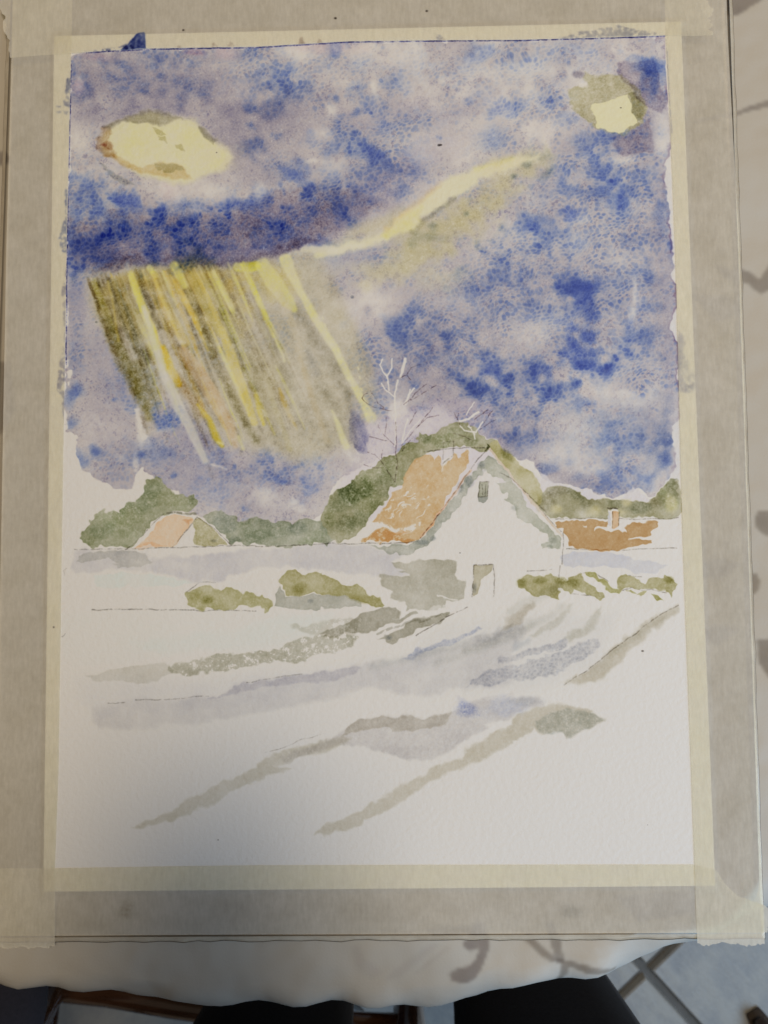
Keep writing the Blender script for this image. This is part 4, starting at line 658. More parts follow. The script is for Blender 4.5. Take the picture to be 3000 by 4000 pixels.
# ------------------------------------------------------------------ floor: grout bed with single stone tiles
floor = mesh('floor', [(-2.4, -2.4, -.012), (2.4, -2.4, -.012), (2.4, 2.4, -.012), (-2.4, 2.4, -.012)], [(0, 1, 2, 3)], M_GROUT)
tag(floor, kind='structure')
cross = Vector(at(2523, 3793, 0)).to_2d() if False else Vector(at(2523, 3793, 0))
p2 = Vector(at(2710, 4000, 0)); e1 = (p2-cross).normalized(); e2 = Vector((-e1.y, e1.x))
TS, GAP = .333, .0095
rng = random.Random(4)
def tile_mesh(k):
    bm = bmesh.new(); h = (TS-GAP)/2; r = random.Random(k)
    n = 6; ring = []
    for (cx, cy, sx, sy) in ((1, 1, 1, 0), (-1, 1, 0, -1), (-1, -1, -1, 0), (1, -1, 0, 1)):
        pass
    top, low = [], []
    cs = [(h, h), (-h, h), (-h, -h), (h, -h)]
    for i in range(4):
        (ax, ay), (bx, by) = cs[i], cs[(i+1) % 4]
        for j in range(n):
            t = j/n; x, y = ax+(bx-ax)*t, ay+(by-ay)*t
            w = r.uniform(-.0012, .0008); s = 1+w/h
            low.append(bm.verts.new((x*s, y*s, -.012))); top.append(bm.verts.new((x*s*.978, y*s*.978, 0)))
    mid = [bm.verts.new((v.co.x*1.012, v.co.y*1.012, -.002)) for v in top]
    L = len(top)
    for i in range(L):
        j = (i+1) % L
        bm.faces.new((low[i], low[j], mid[j], mid[i])); bm.faces.new((mid[i], mid[j], top[j], top[i]))
    bm.faces.new(top)
    bmesh.ops.recalc_face_normals(bm, faces=bm.faces)
    me = bpy.data.meshes.new('tile'); bm.to_mesh(me); bm.free(); me.materials.append(M_TILE); return me
TM = [tile_mesh(k) for k in range(4)]
ang = math.atan2(e1.y, e1.x)
for i in range(-6, 7):
    for j in range(-6, 7):
        c = cross + e1*(i+.5)*TS + e2*(j+.5)*TS
        if c.x**2+c.y**2 > 1.5**2: continue
        o = bpy.data.objects.new('tile', TM[rng.randrange(4)]); C.objects.link(o); o.parent = floor
        o.location = (c.x, c.y, rng.uniform(-.0006, .0006)); o.rotation_euler = (0, 0, ang+rng.choice((0, 1, 2, 3))*math.pi/2)

# ------------------------------------------------------------------ table and cloth
TC = (0.0, .205)
table = empty('round_table', (TC[0], TC[1], 0)); tag(table, 'round wooden table under the patterned cloth that carries the clear board', 'table')
def disc(name, r, z0, z1, mat, parent, seg=72, bev=.006):
    prof = [(r-bev, z1), (r, z1-bev), (r, z0+bev), (r-bev, z0)]
    V = []; F = []
    for (rr, z) in prof:
        for k in range(seg): V.append((rr*math.cos(2*math.pi*k/seg), rr*math.sin(2*math.pi*k/seg), z))
    for a in range(3):
        for k in range(seg): F.append((a*seg+k, (a+1)*seg+k, (a+1)*seg+(k+1) % seg, a*seg+(k+1) % seg))
    F.append(tuple(range(seg))); F.append(tuple(range(3*seg, 4*seg))[::-1])
    return mesh(name, V, F, mat, parent)
disc('table_top', .440, .722, .7475, M_WOOD, table)
prof = [(.05, .722), (.045, .60), (.03, .5), (.045, .38), (.06, .25), (.05, .14), (.07, .10)]
V, F = tube([(0, 0, z) for r, z in prof], [r for r, z in prof], 24); mesh('column', V, F, M_WOOD, table, True)
for k in range(4):
    a = math.pi/4+k*math.pi/2
    V, F = tube([(math.cos(a)*r, math.sin(a)*r, z) for r, z in ((.03, .17), (.14, .13), (.24, .06), (.30, .02))], [.03, .028, .024, .02], 10)
    mesh('foot', V, F, M_WOOD, table, True)

# outline of the cloth where it turns over the table edge, read at the level of the fold
EDGE = [(0,3793),(60,3808),(110,3825),(180,3826),(250,3822),(340,3833),(430,3842),(560,3866),(630,3864),(760,3892),(900,3896),(1040,3886),(1130,3882),(1250,3888),(1350,3884),(1450,3893),(1560,3912),(1660,3914),(1760,3905),(1850,3888),(1900,3862),(1960,3838),(2040,3828),(2120,3820),(2200,3802),(2300,3798),(2380,3790),(2440,3765),(2500,3728),(2570,3702),(2650,3684),(2760,3650),(2880,3600),(2990,3545)]
pol = []
for x, y in EDGE:
    X, Y = at(x, y, .733); pol.append((math.atan2(Y-TC[1], X-TC[0]), math.hypot(X-TC[0], Y-TC[1])))
pol.sort(); A0, A1 = pol[0][0], pol[-1][0]
def Rc(a):
    while a > A0+2*math.pi: a -= 2*math.pi
    while a < A0: a += 2*math.pi
    base = .468+.004*math.sin(9*a)+.003*math.sin(17*a+1)
    if a <= A1: return float(np.interp(a, [p[0] for p in pol], [p[1] for p in pol]))
    t = (a-A1)/(A0+2*math.pi-A1); w = min(1, t/.06, (1-t)/.06)
    return base*w + (1-w)*(pol[-1][1] if t < .5 else pol[0][1])
NA = 520; rows = []
crng = random.Random(3)
ph = [crng.uniform(0, 6.28) for _ in range(5)]
def fold(a): return .45*math.sin(101*a+ph[3]+3*math.sin(13*a))*math.sin(7*a+ph[4])+.5*math.sin(47*a+4*math.sin(9*a))*(.5+.5*math.sin(5*a+ph[0]))+ .5*math.sin(23*a+ph[0])+.35*math.sin(37*a+ph[1])+.25*math.sin(61*a+ph[2])
for kind, t in [('t', .0), ('t', .3), ('t', .6), ('t', .8), ('t', .9)]+[('r', q) for q in np.linspace(0, 1, 9)]+[('s', q) for q in (.1, .25, .45, .7, 1.)]:
    row = []
    for k in range(NA):
        a = 2*math.pi*k/NA; R = Rc(a); rr = .018+.004*math.sin(5*a+1)
        f = fold(a)
        if kind == 't': r, z = (R-rr)*t, .750
        elif kind == 'r':
            r, z = R-rr+rr*math.sin(t*math.pi/2), .750-rr*(1-math.cos(t*math.pi/2))
            z += .0032*f*math.sin(t*math.pi); r += .0012*math.sin(90*a+3*t+ph[3])*math.sin(t*math.pi)
        else: r, z = R-.012*t+.010*f*t-.004*t, .750-rr-.16*t
        row.append((TC[0]+r*math.cos(a), TC[1]+r*math.sin(a), z))
    rows.append(row)
V = [p for r in rows[1:] for p in r]; V.insert(0, (TC[0], TC[1], .750)); F = []
for k in range(NA): F.append((0, 1+k, 1+(k+1) % NA))
for i in range(len(rows)-2):
    for k in range(NA): F.append((1+i*NA+k, 1+(i+1)*NA+k, 1+(i+1)*NA+(k+1) % NA, 1+i*NA+(k+1) % NA))
# printed pattern of the cloth
Q = Canvas(-.52, .52, -.32, .72, .750, 900, 900, 21)
PG = (146, 136, 132)
def pr_(p, col=PG, d=1.): Q.wash(p, col, d, 3, 0, wob=.25, var=.05, gran=.03)
pr_([(1890,3600),(1915,3690),(1905,3730),(1880,3790),(1862,3822),(1830,3842),(1795,3840),(1768,3830),(1757,3808),(1770,3790),(1800,3782),(1840,3770),(1865,3740),(1870,3700),(1835,3716),(1810,3700),(1805,3685),(1840,3640),(1860,3600)], (136,124,124))
pr_([(2060,3640),(2110,3690),(2170,3740),(2240,3760),(2330,3780),(2420,3800),(2420,3815),(2300,3810),(2230,3785),(2210,3900),(2190,3900),(2195,3770),(2150,3755),(2100,3720),(2050,3670)])
pr_([(2130,3600),(2160,3600),(2190,3680),(2205,3760),(2180,3760),(2150,3690)])
for p in [[(1680,3690),(1720,3690),(1560,3820),(1500,3830),(1540,3790)], [(1740,3700),(1760,3700),(1640,3800),(1610,3810)], [(1370,3700),(1400,3690),(1420,3740),(1500,3800),(1450,3830),(1400,3790)]]: pr_(p, (196,188,184), .7)
for p in [[(2850,-60),(3100,-160),(3100,-90),(2960,10),(2880,60),(2840,62),(2830,10)], [(2660,475),(2760,460),(2880,435),(2960,405),(3060,370),(3060,400),(2970,425),(2890,446),(2760,475)], [(2790,1030),(2840,1050),(2890,1050),(2925,1062),(2950,1085),(2965,1095),(2990,1060),(3020,1010),(3060,1010),(3060,1130),(3000,1140),(2975,1148),(2950,1130),(2930,1110),(2890,1100),(2830,1090)],
          [(2955,2000),(3060,1990),(3060,2090),(2990,2090),(2962,2070),(2948,2040)], [(2932,2235),(2955,2240),(2968,2270),(2965,2300),(2945,2320),(2925,2315)], [(2955,2500),(3060,2490),(3060,2660),(3000,2640),(2965,2590)], [(2700,2200),(2820,2180),(2900,2200),(2820,2260),(2720,2260)], [(2680,2480),(2800,2440),(2900,2460),(2800,2520)],
          [(-100,580),(10,590),(45,615),(45,640),(-100,660)], [(-40,1400),(40,1420),(60,1600),(0,1700),(-40,1600)], [(2700,1150),(2860,1160),(2900,1220),(2800,1260)], [(1660,3625),(1860,3615),(1900,3640),(1700,3660)], [(2400,3500),(2700,3480),(2780,3560),(2500,3600)]]: pr_(p)
r2 = random.Random(8)
for _ in range(26):                               # the same plant print goes on where it is hardly seen
    x, y = r2.uniform(-1500, 4500), r2.uniform(-4500, -300); n = 6; L = r2.uniform(200, 500); a = r2.uniform(0, 6.28)
    Q.stroke([(x+math.cos(a+.25*k)*L*k/n, y+math.sin(a+.25*k)*L*k/n) for k in range(n)], [30, 40, 60, 80, 110, 70], PG, .9, 3)
CLOTH = Q.image('cloth_print', (.50, .47, .415))
def cloth_mat():
    m, nt, out = nmat('printed_cloth'); co = objco(nt)
    p = N(nt, 'BsdfPrincipled'); p.inputs['Roughness'].default_value = .62; p.inputs['Specular IOR Level'].default_value = .35
    nt.links.new(imgnode(nt, CLOTH), p.inputs['Base Color'])
    w = noise(nt, co, 900, 2); g = noise(nt, co, 14, 3)
    nt.links.new(bump(nt, w, .15, .0004, bump(nt, g, .5, .012)), p.inputs['Normal'])
    nt.links.new(p.outputs[0], out.inputs[0]); return m
cl = mesh('tablecloth', V, F, cloth_mat(), None, True); planar_uv(cl, Q.b)
tag(cl, 'pale beige tablecloth with grey-brown plant print hanging over the round table edge', 'tablecloth')

# ------------------------------------------------------------------ clear acrylic drawing board
def clear_mat():
    m, nt, out = nmat('clear_acrylic'); co = objco(nt)
    tr = N(nt, 'BsdfTransparent'); tr.inputs[0].default_value = (.97, .97, .97, 1)
    gl = N(nt, 'BsdfGlossy'); gl.inputs['Roughness'].default_value = .12; gl.inputs[0].default_value = (1, 1, 1, 1)
    fr = N(nt, 'Fresnel'); fr.inputs[0].default_value = 1.45
    s = noise(nt, co, 30, 5, .6, (1, 14, 1)); nt.links.new(bump(nt, s, .05, .0004), gl.inputs['Normal'])
    mx = N(nt, 'MixShader'); nt.links.new(fr.outputs[0], mx.inputs[0]); nt.links.new(tr.outputs[0], mx.inputs[1]); nt.links.new(gl.outputs[0], mx.inputs[2])
    nt.links.new(mx.outputs[0], out.inputs[0]); return m
def edge_mat(name, c0, c1, rough, tr_):
    m, nt, out = nmat(name); co = objco(nt)
    p = N(nt, 'BsdfPrincipled'); p.inputs['Roughness'].default_value = rough; p.inputs['Specular IOR Level'].default_value = .7
    nt.links.new(ramp(nt, noise(nt, co, 60, 5, .7), [(.35, c0), (.65, c1)]), p.inputs['Base Color'])
    t = N(nt, 'BsdfTransparent'); t.inputs[0].default_value = (.9, .88, .85, 1)
    mx = N(nt, 'MixShader'); mx.inputs[0].default_value = tr_; nt.links.new(p.outputs[0], mx.inputs[1]); nt.links.new(t.outputs[0], mx.inputs[2])
    nt.links.new(mx.outputs[0], out.inputs[0]); return m
M_CLEAR = clear_mat(); M_BEV = edge_mat('polished_board_rim', (.62, .54, .42), (.80, .73, .60), .25, .35); M_SIDE = edge_mat('sawn_edge_reflection', (.10, .07, .04), (.20, .15, .10), .5, .1)  # dark side tone paints in the internal reflection of the clear edge
ZT, ZB = ZP-.0003, .7503
cor = [Vector((*at(-104, 3691, ZT), 0)), Vector((*at(2996, 3676, ZT), 0)), Vector((*at(2866, -85, ZT), 0)), Vector((*at(26, -85, ZT), 0))]
board = empty('clear_board', (0, 0, ZB)); tag(board, 'clear acrylic drawing board with sawn edges, lying on the patterned tablecloth', 'drawing board')
cen = sum(cor, Vector())/4
def inset(d): return [c + (cen-c).normalized()*d*1.414 for c in cor]
top, bev, low = inset(.0028), inset(.0008), inset(.0)
v = [(p.x, p.y, 0) for p in inset(.003)]+[(p.x, p.y, ZT-ZB) for p in top]
mesh('sheet', v, [(0, 3, 2, 1), (4, 5, 6, 7)], M_CLEAR, board)
for i in range(4):
    j = (i+1) % 4; n = 60; V = []; F = []; r = random.Random(i)
    for k in range(n+1):
        t = k/n; w = r.gauss(0, .00022)
        for P, z in ((top, ZT-ZB), (bev, ZT-ZB-.0007), (low, ZT-ZB-.0018), (low, .0)):
            q_ = P[i].lerp(P[j], t); d = (q_-cen).normalized()*(w if P is not top else 0); V.append((q_.x+d.x, q_.y+d.y, z))
    for k in range(n):
        for a in range(3): F.append((k*4+a, k*4+a+1, (k+1)*4+a+1, (k+1)*4+a))
    o = mesh('edge_strip', V, F, [M_BEV, M_SIDE], board)
    for f_i, pl in enumerate(o.data.polygons): pl.material_index = 0 if f_i % 3 == 0 else 1

# ------------------------------------------------------------------ the painted sheet
def paper_mat():
    m, nt, out = nmat('watercolour_paper'); co = objco(nt)
    p = N(nt, 'BsdfPrincipled'); p.inputs['Roughness'].default_value = .9; p.inputs['Specular IOR Level'].default_value = .12
    nt.links.new(imgnode(nt, PAINT), p.inputs['Base Color'])
    a = noise(nt, co, 420, 3, .5); b = noise(nt, co, 1100, 2, .5); c = noise(nt, co, 7, 2)
    nt.links.new(bump(nt, a, .34, .0005, bump(nt, b, .2, .0002, bump(nt, c, .18, .01))), p.inputs['Normal'])
    nt.links.new(p.outputs[0], out.inputs[0]); return m
nx, ny = 60, 80; V = []; F = []
for j in range(ny+1):
    for i in range(nx+1):
        V.append(((i/nx-.5)*PW, (j/ny-.5)*PH, ZP))
b0 = len(V)
for (sx, sy) in ((-1, -1), (1, -1), (1, 1), (-1, 1)): pass
for j in range(ny):
    for i in range(nx):
        a = j*(nx+1)+i; F.append((a, a+1, a+nx+2, a+nx+1))
rim = [i for i in range(nx+1)]+[(j+1)*(nx+1)-1 for j in range(1, ny+1)]+[ny*(nx+1)+i for i in range(nx-1, -1, -1)]+[j*(nx+1) for j in range(ny-1, 0, -1)]
for k in rim: V.append((V[k][0], V[k][1], ZT+.00005))
L = len(rim)
for k in range(L): F.append((rim[k], b0+k, b0+(k+1) % L, rim[(k+1) % L]))
pap = mesh('watercolour_painting', V, F, paper_mat()); planar_uv(pap, KB)
tag(pap, 'unfinished watercolour of a snowy farm under a violet sky, taped to the clear board', 'painting')

# ------------------------------------------------------------------ four strips of masking tape
def tape_mat():
    m, nt, out = nmat('masking_tape'); co = objco(nt)
    d = N(nt, 'BsdfPrincipled'); d.inputs['Roughness'].default_value = .65; d.inputs['Specular IOR Level'].default_value = .25
    fib = noise(nt, co, 700, 4, .65, (1, .25, 1)); fib2 = noise(nt, co, 500, 4, .65, (.3, 1, 1)); cl_ = noise(nt, co, 60, 7, .72)
    col = ramp(nt, fib, [(.3, (.77, .73, .67)), (.7, (.90, .86, .79))])
    mul = N(nt, 'Mix', data_type='RGBA', blend_type='MULTIPLY'); mul.inputs['Factor'].default_value = 1
    nt.links.new(col, mul.inputs['A']); im = imgnode(nt, SMEAR); nt.links.new(im, mul.inputs['B'])
    nt.links.new(mul.outputs['Result'], d.inputs['Base Color'])
    nt.links.new(bump(nt, fib2, .25, .0002, bump(nt, fib, .3, .0002)), d.inputs['Normal'])
    t = N(nt, 'BsdfTransparent'); mt = N(nt, 'Mix', data_type='RGBA', blend_type='MULTIPLY'); mt.inputs['Factor'].default_value = 1
    mt.inputs['A'].default_value = (1, .985, .80, 1); nt.links.new(im, mt.inputs['B']); nt.links.new(mt.outputs['Result'], t.inputs[0])
    # where the tape has not bonded it looks thicker and greyer
    fac = N(nt, 'MapRange'); nt.links.new(cl_, fac.inputs[0]); fac.inputs[1].default_value = .3; fac.inputs[2].default_value = .7; fac.inputs[3].default_value = .42; fac.inputs[4].default_value = .56
    mx = N(nt, 'MixShader'); nt.links.new(fac.outputs[0], mx.inputs[0]); nt.links.new(d.outputs[0], mx.inputs[1]); nt.links.new(t.outputs[0], mx.inputs[2])
    nt.links.new(mx.outputs[0], out.inputs[0]); return m
M_TAPE = tape_mat()
def lerp_pts(P, t):
    P = np.array(P, float); s = np.r_[0, np.cumsum(np.hypot(*np.diff(P, axis=0).T))]; s /= s[-1]
    return np.interp(t, s, P[:, 0]), np.interp(t, s, P[:, 1])
def tape(inner, outer, level, label, torn0=0, torn1=0, seed=0, n=150, m=30):
    """a strip between two edge lines given in photograph pixels; it steps down from the sheet to the board"""
    r = random.Random(seed); V = []; F = []
    def tear(amp):
        v_ = [0.]
        for _ in range(m): v_.append(v_[-1]*.8+r.gauss(0, amp))
        return v_
    ta, tb = tear(torn0), tear(torn1)
    for i in range(n+1):
        t = i/n
        for j in range(m+1):
            s = j/m
            w0 = max(0, 1-t/.03); w1 = max(0, 1-(1-t)/.03)
            tt = t+w0*ta[j]-w1*abs(tb[j]) if False else min(1, max(0, t))
            ax, ay = lerp_pts(inner, tt); bx, by = lerp_pts(outer, tt)
            px, py = ax+(bx-ax)*s, ay+(by-ay)*s
            dx, dy = (inner[-1][0]-inner[0][0]), (inner[-1][1]-inner[0][1]); q_ = math.hypot(dx, dy)
            off = w0*ta[j]-w1*tb[j]; px += dx/q_*off; py += dy/q_*off
            X, Y = at(px, py, ZP)
            e = max(abs(X)-PW/2, abs(Y)-PH/2)            # metres outside the sheet
            k = min(1, max(0, e/.0016)); k = k*k*(3-2*k)
            z = ZP + .00012+level*.00013 - k*.00026
            z += .00003*math.sin(px*.05+seed)*math.sin(py*.043)
            V.append((X, Y, z))
    for i in range(n):
        for j in range(m): F.append((i*(m+1)+j, (i+1)*(m+1)+j, (i+1)*(m+1)+j+1, i*(m+1)+j+1))
    o = mesh('masking_tape', V, F, M_TAPE, None, True); planar_uv(o, TB)
    tag(o, label, 'masking tape', 'masking tape strips round the painting'); return o
LI = [(284,-70),(279,220),(261,1000),(245,2000),(230,3000),(216,3390),(214,3696)]; LO = [(50,-70),(45,220),(24,1000),(6,2000),(-12,3000),(-20,3390),(-26,3696)]
RI = [(2594,-70),(2600,140),(2618,500),(2638,1000),(2663,2000),(2699,3000),(2714,3420),(2724,3684)]; RO = [(2836,-70),(2843,140),(2862,500),(2890,1000),(2922,2000),(2958,3000),(2976,3420),(2987,3682)]
tape([(-100,3393),(216,3391),(600,3385),(1000,3380),(1700,3378),(2712,3377),(2800,3400),(2830,3450),(2880,3500),(2985,3535),(3016,3560)], [(-100,3658),(216,3656),(600,3653),(1000,3651),(1700,3649),(2712,3645),(2800,3645),(2830,3645),(2880,3645),(2985,3644),(2998,3642)], 0,
     'strip of masking tape along the bottom edge of the painting, beside the hanging cloth', 3, 3, 1)
tape(LI, LO, 1, 'strip of masking tape down the left side of the painting', 2, 2.5, 2)
tape(RI, RO, 1, 'strip of masking tape down the right side of the painting, bluish lower half', 2, 3.5, 3)
tape([(40,227),(150,218),(277,211),(337,205),(570,191),(1000,184),(1361,163),(1600,160),(2000,158),(2400,148),(2597,140),(2700,142),(2783,139)], [(-20,-62),(150,-70),(277,-72),(337,-72),(570,-74),(1000,-76),(1361,-78),(1600,-80),(2000,-80),(2400,-80),(2597,-80),(2700,-80),(2752,-80)], 2,
     'strip of masking tape along the top edge with torn end and blue paint stains', 5, 9, 4)

# ------------------------------------------------------------------ chair behind the painter
chair = empty('wooden_chair', (*at(900, 3990, .27), 0)); cl0 = Vector(chair.location)
tag(chair, 'dark brown wooden chair behind the painter with a curved front rail', 'chair')
def W3(px, py, z): return Vector((*at(px, py, z), z))
LA, RA = W3(195, 3860, .27), W3(1600, 4012, .27)
ax = (RA-LA); ax.z = 0; wch = ax.length; ax.normalize(); back = Vector((ax.y, -ax.x, 0))
if back.y > 0: back = -back
def cpart(name, pts, rads, mat=M_WOOD, seg=12, flat=1.): 
    V, F = tube([p-cl0 for p in pts], rads, seg, True, flat); return mesh(name, V, F, mat, chair, True)
cpart('front_rail', [W3(90, 3822, .27)+Vector((0,0,0)), LA, W3(420, 3882, .27), W3(700, 3930, .27), W3(1000, 3975, .27), W3(1300, 4000, .27), RA], [.0125]*7)
SD = .40
for base, s in ((LA, 1), (RA, -1)):
    up = base+Vector((0, 0, .17))+ax*s*.012+back*.03
    cpart('leg', [base-ax*s*.03-Vector((0,0,.27))+back*(-.03), base-Vector((0,0,.1)), base, up], [.012, .016, .018, .018])
    rb = base+back*SD
    cpart('leg', [rb-Vector((0,0,.27))+back*.05, rb, rb+Vector((0,0,.18)), rb+Vector((0,0,.62))+back*.09], [.013, .017, .018, .013])
    cpart('side_rail', [base, base+back*SD*.5, rb], [.012]*3)
ctr = (LA+RA)/2+back*(SD*.5+.03); ctr.z = .45
bm = bmesh.new()
ring = []
for (zz, g) in ((0, .97), (.018, 1.), (.034, .96), (.04, .85)):
    rg = []
    for k in range(32):
        t = 2*math.pi*k/32; e = 4
        c_, s_ = math.cos(t), math.sin(t); q_ = (abs(c_)**e+abs(s_)**e)**(-1/e)
        P = ctr-cl0+ax*c_*q_*g*(wch/2+.05)+back*s_*q_*g*(SD/2)+Vector((0, 0, zz)); rg.append(bm.verts.new(P))  # unseen seat, made wider than the legs to shade the floor
    ring.append(rg)
for a in range(3):
    for k in range(32): bm.faces.new((ring[a][k], ring[a][(k+1) % 32], ring[a+1][(k+1) % 32], ring[a+1][k]))
bm.faces.new(ring[3]); bm.faces.new(ring[0][::-1])
bmobj('seat', bm, M_SEAT, chair, True)
for zz in (.70, .86):
    a_, b_ = LA+back*(SD+.05+.09*(zz-.45)/.44), RA+back*(SD+.05+.09*(zz-.45)/.44); a_.z = b_.z = zz; mid = (a_+b_)/2+back*.035
    cpart('back_rail', [a_, a_.lerp(mid, .55)+back*.008, mid, b_.lerp(mid, .55)+back*.008, b_], [.022]*5, flat=.5)

# dark padded stool whose edge shows at the far left
sp = at(-640, 3930, .45)
stool = empty('padded_stool', (sp[0], sp[1], 0)); tag(stool, 'dark padded stool at the lower left corner beside the wooden chair', 'stool')
prof = [(.11, .40), (.158, .405), (.165, .425), (.158, .448), (.12, .458), (.02, .461)]
V, F = tube([(0, 0, z) for r, z in prof], [r for r, z in prof], 40); mesh('seat', V, F, M_SEAT, stool, True)
for k in range(4):
    a = .4+k*math.pi/2
    V, F = tube([(.15*math.cos(a), .15*math.sin(a), 0), (.115*math.cos(a), .115*math.sin(a), .41)], [.012, .016], 10); mesh('leg', V, F, M_WOOD, stool, True)

# slipper tip at the lower right
sx, sy = at(3105, 4200, .04)
slip = empty('brown_slipper', (sx, sy, 0)); tag(slip, 'dark brown pointed slipper on the blue-grey tile at the lower right corner', 'slipper')
V, F = tube([(-.035, .06, .02), (-.02, .035, .034), (0, 0, .042), (.03, -.06, .05), (.06, -.12, .055), (.08, -.17, .05)], [.006, .014, .022, .034, .036, .02], 16, True, .8)
mesh('upper', V, F, M_SHOE, slip, True)
V, F = tube([(-.036, .062, .004), (0, 0, .004), (.03, -.06, .004), (.08, -.17, .004)], [.010, .024, .036, .028], 16, True, .12)
mesh('sole', V, F, M_HAIR, slip, True)

# ------------------------------------------------------------------ the painter who stands at the table (only the trousers are in the picture)
def skin_obj(name, joints, bones, mat, parent=None, sub=2):
    me = bpy.data.meshes.new(name); names = list(joints)
    me.from_pydata([joints[k][0] for k in names], [(names.index(a), names.index(b)) for a, b in bones], [])
    o = bpy.data.objects.new(name, me); C.objects.link(o); me.materials.append(mat)
    mo = o.modifiers.new('skin', 'SKIN'); mo.use_smooth_shade = True
    for i, k in enumerate(names):
        r_ = joints[k][1]; me.skin_vertices[0].data[i].radius = r_ if isinstance(r_, tuple) else (r_, r_)
    me.skin_vertices[0].data[0].use_root = True
    sm = o.modifiers.new('sub', 'SUBSURF'); sm.levels = sub; sm.render_levels = sub
    if parent: o.parent = parent
    return o
lk = Vector(at(1085, 3960, .5)); rk = Vector(at(2105, 3960, .5)); lx, rx_ = lk.x, rk.x; PY = CAM_P[1]-.355
mx_ = (lx+rx_)/2
person = empty('person', (mx_, PY, 0)); tag(person, 'person in black trousers standing close at the table edge', 'person')
def rel(x, y, z): return (x-mx_, y-PY, z)
Jt = {'pelvis': (rel(mx_, PY-.015, .93), (.135, .105)), 'waist': (rel(mx_, PY-.01, 1.03), (.13, .10)),
      'hl': (rel(lx+.015, PY-.005, .84), .088), 'tl': (rel(lx, PY, .66), .076), 'kl': (rel(lx, PY, .50), .062), 'cl': (rel(lx-.002, PY-.02, .32), .058), 'al': (rel(lx-.004, PY-.015, .07), .052),
      'hr': (rel(rx_-.015, PY-.005, .84), .092), 'tr': (rel(rx_, PY, .66), .083), 'kr': (rel(rx_, PY, .50), .070), 'cr': (rel(rx_+.002, PY-.02, .32), .062), 'ar': (rel(rx_+.004, PY-.015, .07), .054)}
Bn = [('pelvis','waist'),('pelvis','hl'),('hl','tl'),('tl','kl'),('kl','cl'),('cl','al'),('pelvis','hr'),('hr','tr'),('tr','kr'),('kr','cr'),('cr','ar')]
skin_obj('trousers', Jt, Bn, M_CLOTHES, person)
CX, CY, CZ = CAM_P
Jj = {'belly': (rel(mx_, PY-.01, .98), (.145, .115)), 'chest': (rel(mx_, PY-.02, 1.24), (.165, .12)), 'neck': (rel(mx_, PY-.005, 1.40), .065),
      'sl': (rel(mx_-.17, PY-.02, 1.34), .062), 'el': (rel(mx_-.25, PY-.02, 1.09), .050), 'wl': (rel(CX-.115, CY-.165, 1.10), .036),
      'sr': (rel(mx_+.17, PY-.02, 1.34), .062), 'er': (rel(mx_+.25, PY-.02, 1.09), .050), 'wr': (rel(CX+.115, CY-.165, 1.10), .036)}
skin_obj('jumper', Jj, [('belly','chest'),('chest','neck'),('chest','sl'),('sl','el'),('el','wl'),('chest','sr'),('sr','er'),('er','wr')], M_JUMPER, person)
Jb = {'c': (rel(mx_, PY-.005, 1.30), .05), 'n': (rel(mx_, PY+.01, 1.44), .052), 'jaw': (rel(mx_, PY+.035, 1.51), (.062, .075)), 'face': (rel(mx_, PY+.035, 1.57), (.075, .092)), 'crown': (rel(mx_, PY+.025, 1.65), (.066, .082))}
bb = [('c','n'),('n','jaw'),('jaw','face'),('face','crown')]
Jb['nose'] = (rel(mx_, PY+.135, 1.545), (.010, .012)); bb.append(('face','nose'))
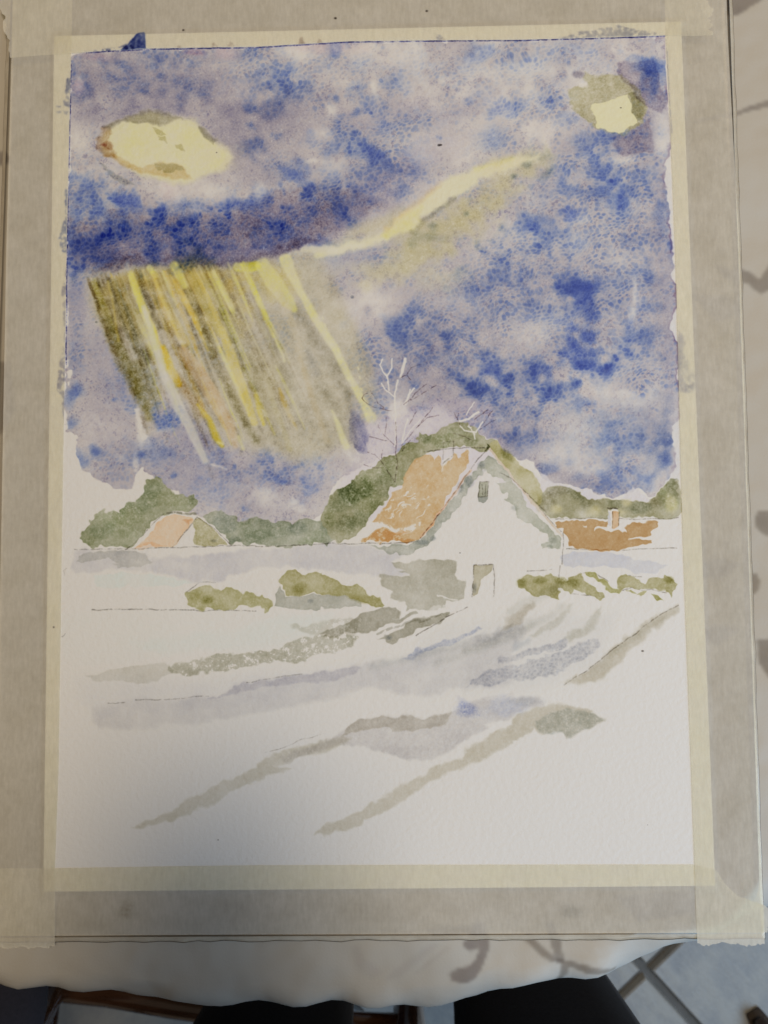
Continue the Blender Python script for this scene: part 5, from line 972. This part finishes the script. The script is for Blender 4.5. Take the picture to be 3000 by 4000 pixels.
for s in (-1, 1):                                 # both hands close round the long edges of the phone
    k = 'l' if s < 0 else 'r'
    Jb['ear'+k] = (rel(mx_+s*.082, PY+.02, 1.57), (.008, .02)); bb.append(('face', 'ear'+k))
    Jb['sh'+k] = (rel(mx_+s*.16, PY-.02, 1.33), .04); Jb['e'+k] = (rel(mx_+s*.25, PY-.02, 1.09), .034); Jb['w'+k] = (rel(CX+s*.105, CY-.145, 1.105), .024); Jb['p'+k] = (rel(CX+s*.072, CY-.10, 1.108), (.018, .034))
    bb += [('c','sh'+k),('sh'+k,'e'+k),('e'+k,'w'+k),('w'+k,'p'+k)]
    for f in range(4):
        y0 = CY-.118+f*.0165; ln = (.040, .048, .052, .046)[f]
        b1, b2, b3 = f'f{k}{f}a', f'f{k}{f}b', f'f{k}{f}c'
        Jb[b1] = (rel(CX+s*.058, y0, CZ+.002), .0085); Jb[b2] = (rel(CX+s*.044, y0+.004, CZ-.003), .008); Jb[b3] = (rel(CX+s*(.058-ln), y0+.008, CZ-.001), .0068)
        bb += [('p'+k, b1), (b1, b2), (b2, b3)]
    Jb['th1'+k] = (rel(CX+s*.060, CY-.075, CZ+.022), .0105); Jb['th2'+k] = (rel(CX+s*.034, CY-.055, CZ+.021), .0088); bb += [('p'+k, 'th1'+k), ('th1'+k, 'th2'+k)]
skin_obj('body', Jb, bb, M_SKIN, person)
Jh = {'a': (rel(mx_, PY-.01, 1.55), (.078, .07)), 'b': (rel(mx_, PY+.0, 1.63), (.082, .088)), 'c': (rel(mx_, PY+.03, 1.69), (.06, .07))}
skin_obj('hair', Jh, [('a','b'),('b','c')], M_HAIR, person)
for x in (lx, rx_):
    V, F = tube([rel(x, PY-.07, .05), rel(x, PY-.03, .055), rel(x, PY+.05, .045), rel(x, PY+.12, .035), rel(x, PY+.16, .03)], [.028, .042, .046, .045, .022], 18, True, .75)
    mesh('shoe', V, F, M_SHOE, person, True)

# the phone that takes the picture, held flat above the sheet
phone = empty('phone', (CX, CY-.062, CZ+.004)); tag(phone, 'black phone held flat in both hands above the painting', 'phone')
def slab(name, w, h, z0, z1, r, mat, parent):
    prof = []
    for cx_, cy_, a0 in ((w/2-r, h/2-r, 0), (-w/2+r, h/2-r, 90), (-w/2+r, -h/2+r, 180), (w/2-r, -h/2+r, 270)):
        for k in range(7):
            a = math.radians(a0+15*k); prof.append((cx_+r*math.cos(a), cy_+r*math.sin(a)))
    n = len(prof); V = [(x*s, y*s, z) for z, s in ((z0, .98), (z0+.001, 1), (z1-.001, 1), (z1, .98)) for x, y in prof]
    F = [(q*n+k, q*n+(k+1) % n, (q+1)*n+(k+1) % n, (q+1)*n+k) for q in range(3) for k in range(n)]+[tuple(range(n))[::-1], tuple(3*n+k for k in range(n))]
    return mesh(name, V, F, mat, parent)
M_PH = simple('phone_shell', (.012, .012, .014), (.016, .016, .018), 200, .3, .05); M_SCR = simple('phone_glass', (.004, .004, .005), (.006, .006, .007), 50, .08, .0)
slab('shell', .075, .160, 0, .0075, .009, M_PH, phone); slab('screen', .070, .153, .0076, .0086, .007, M_SCR, phone)
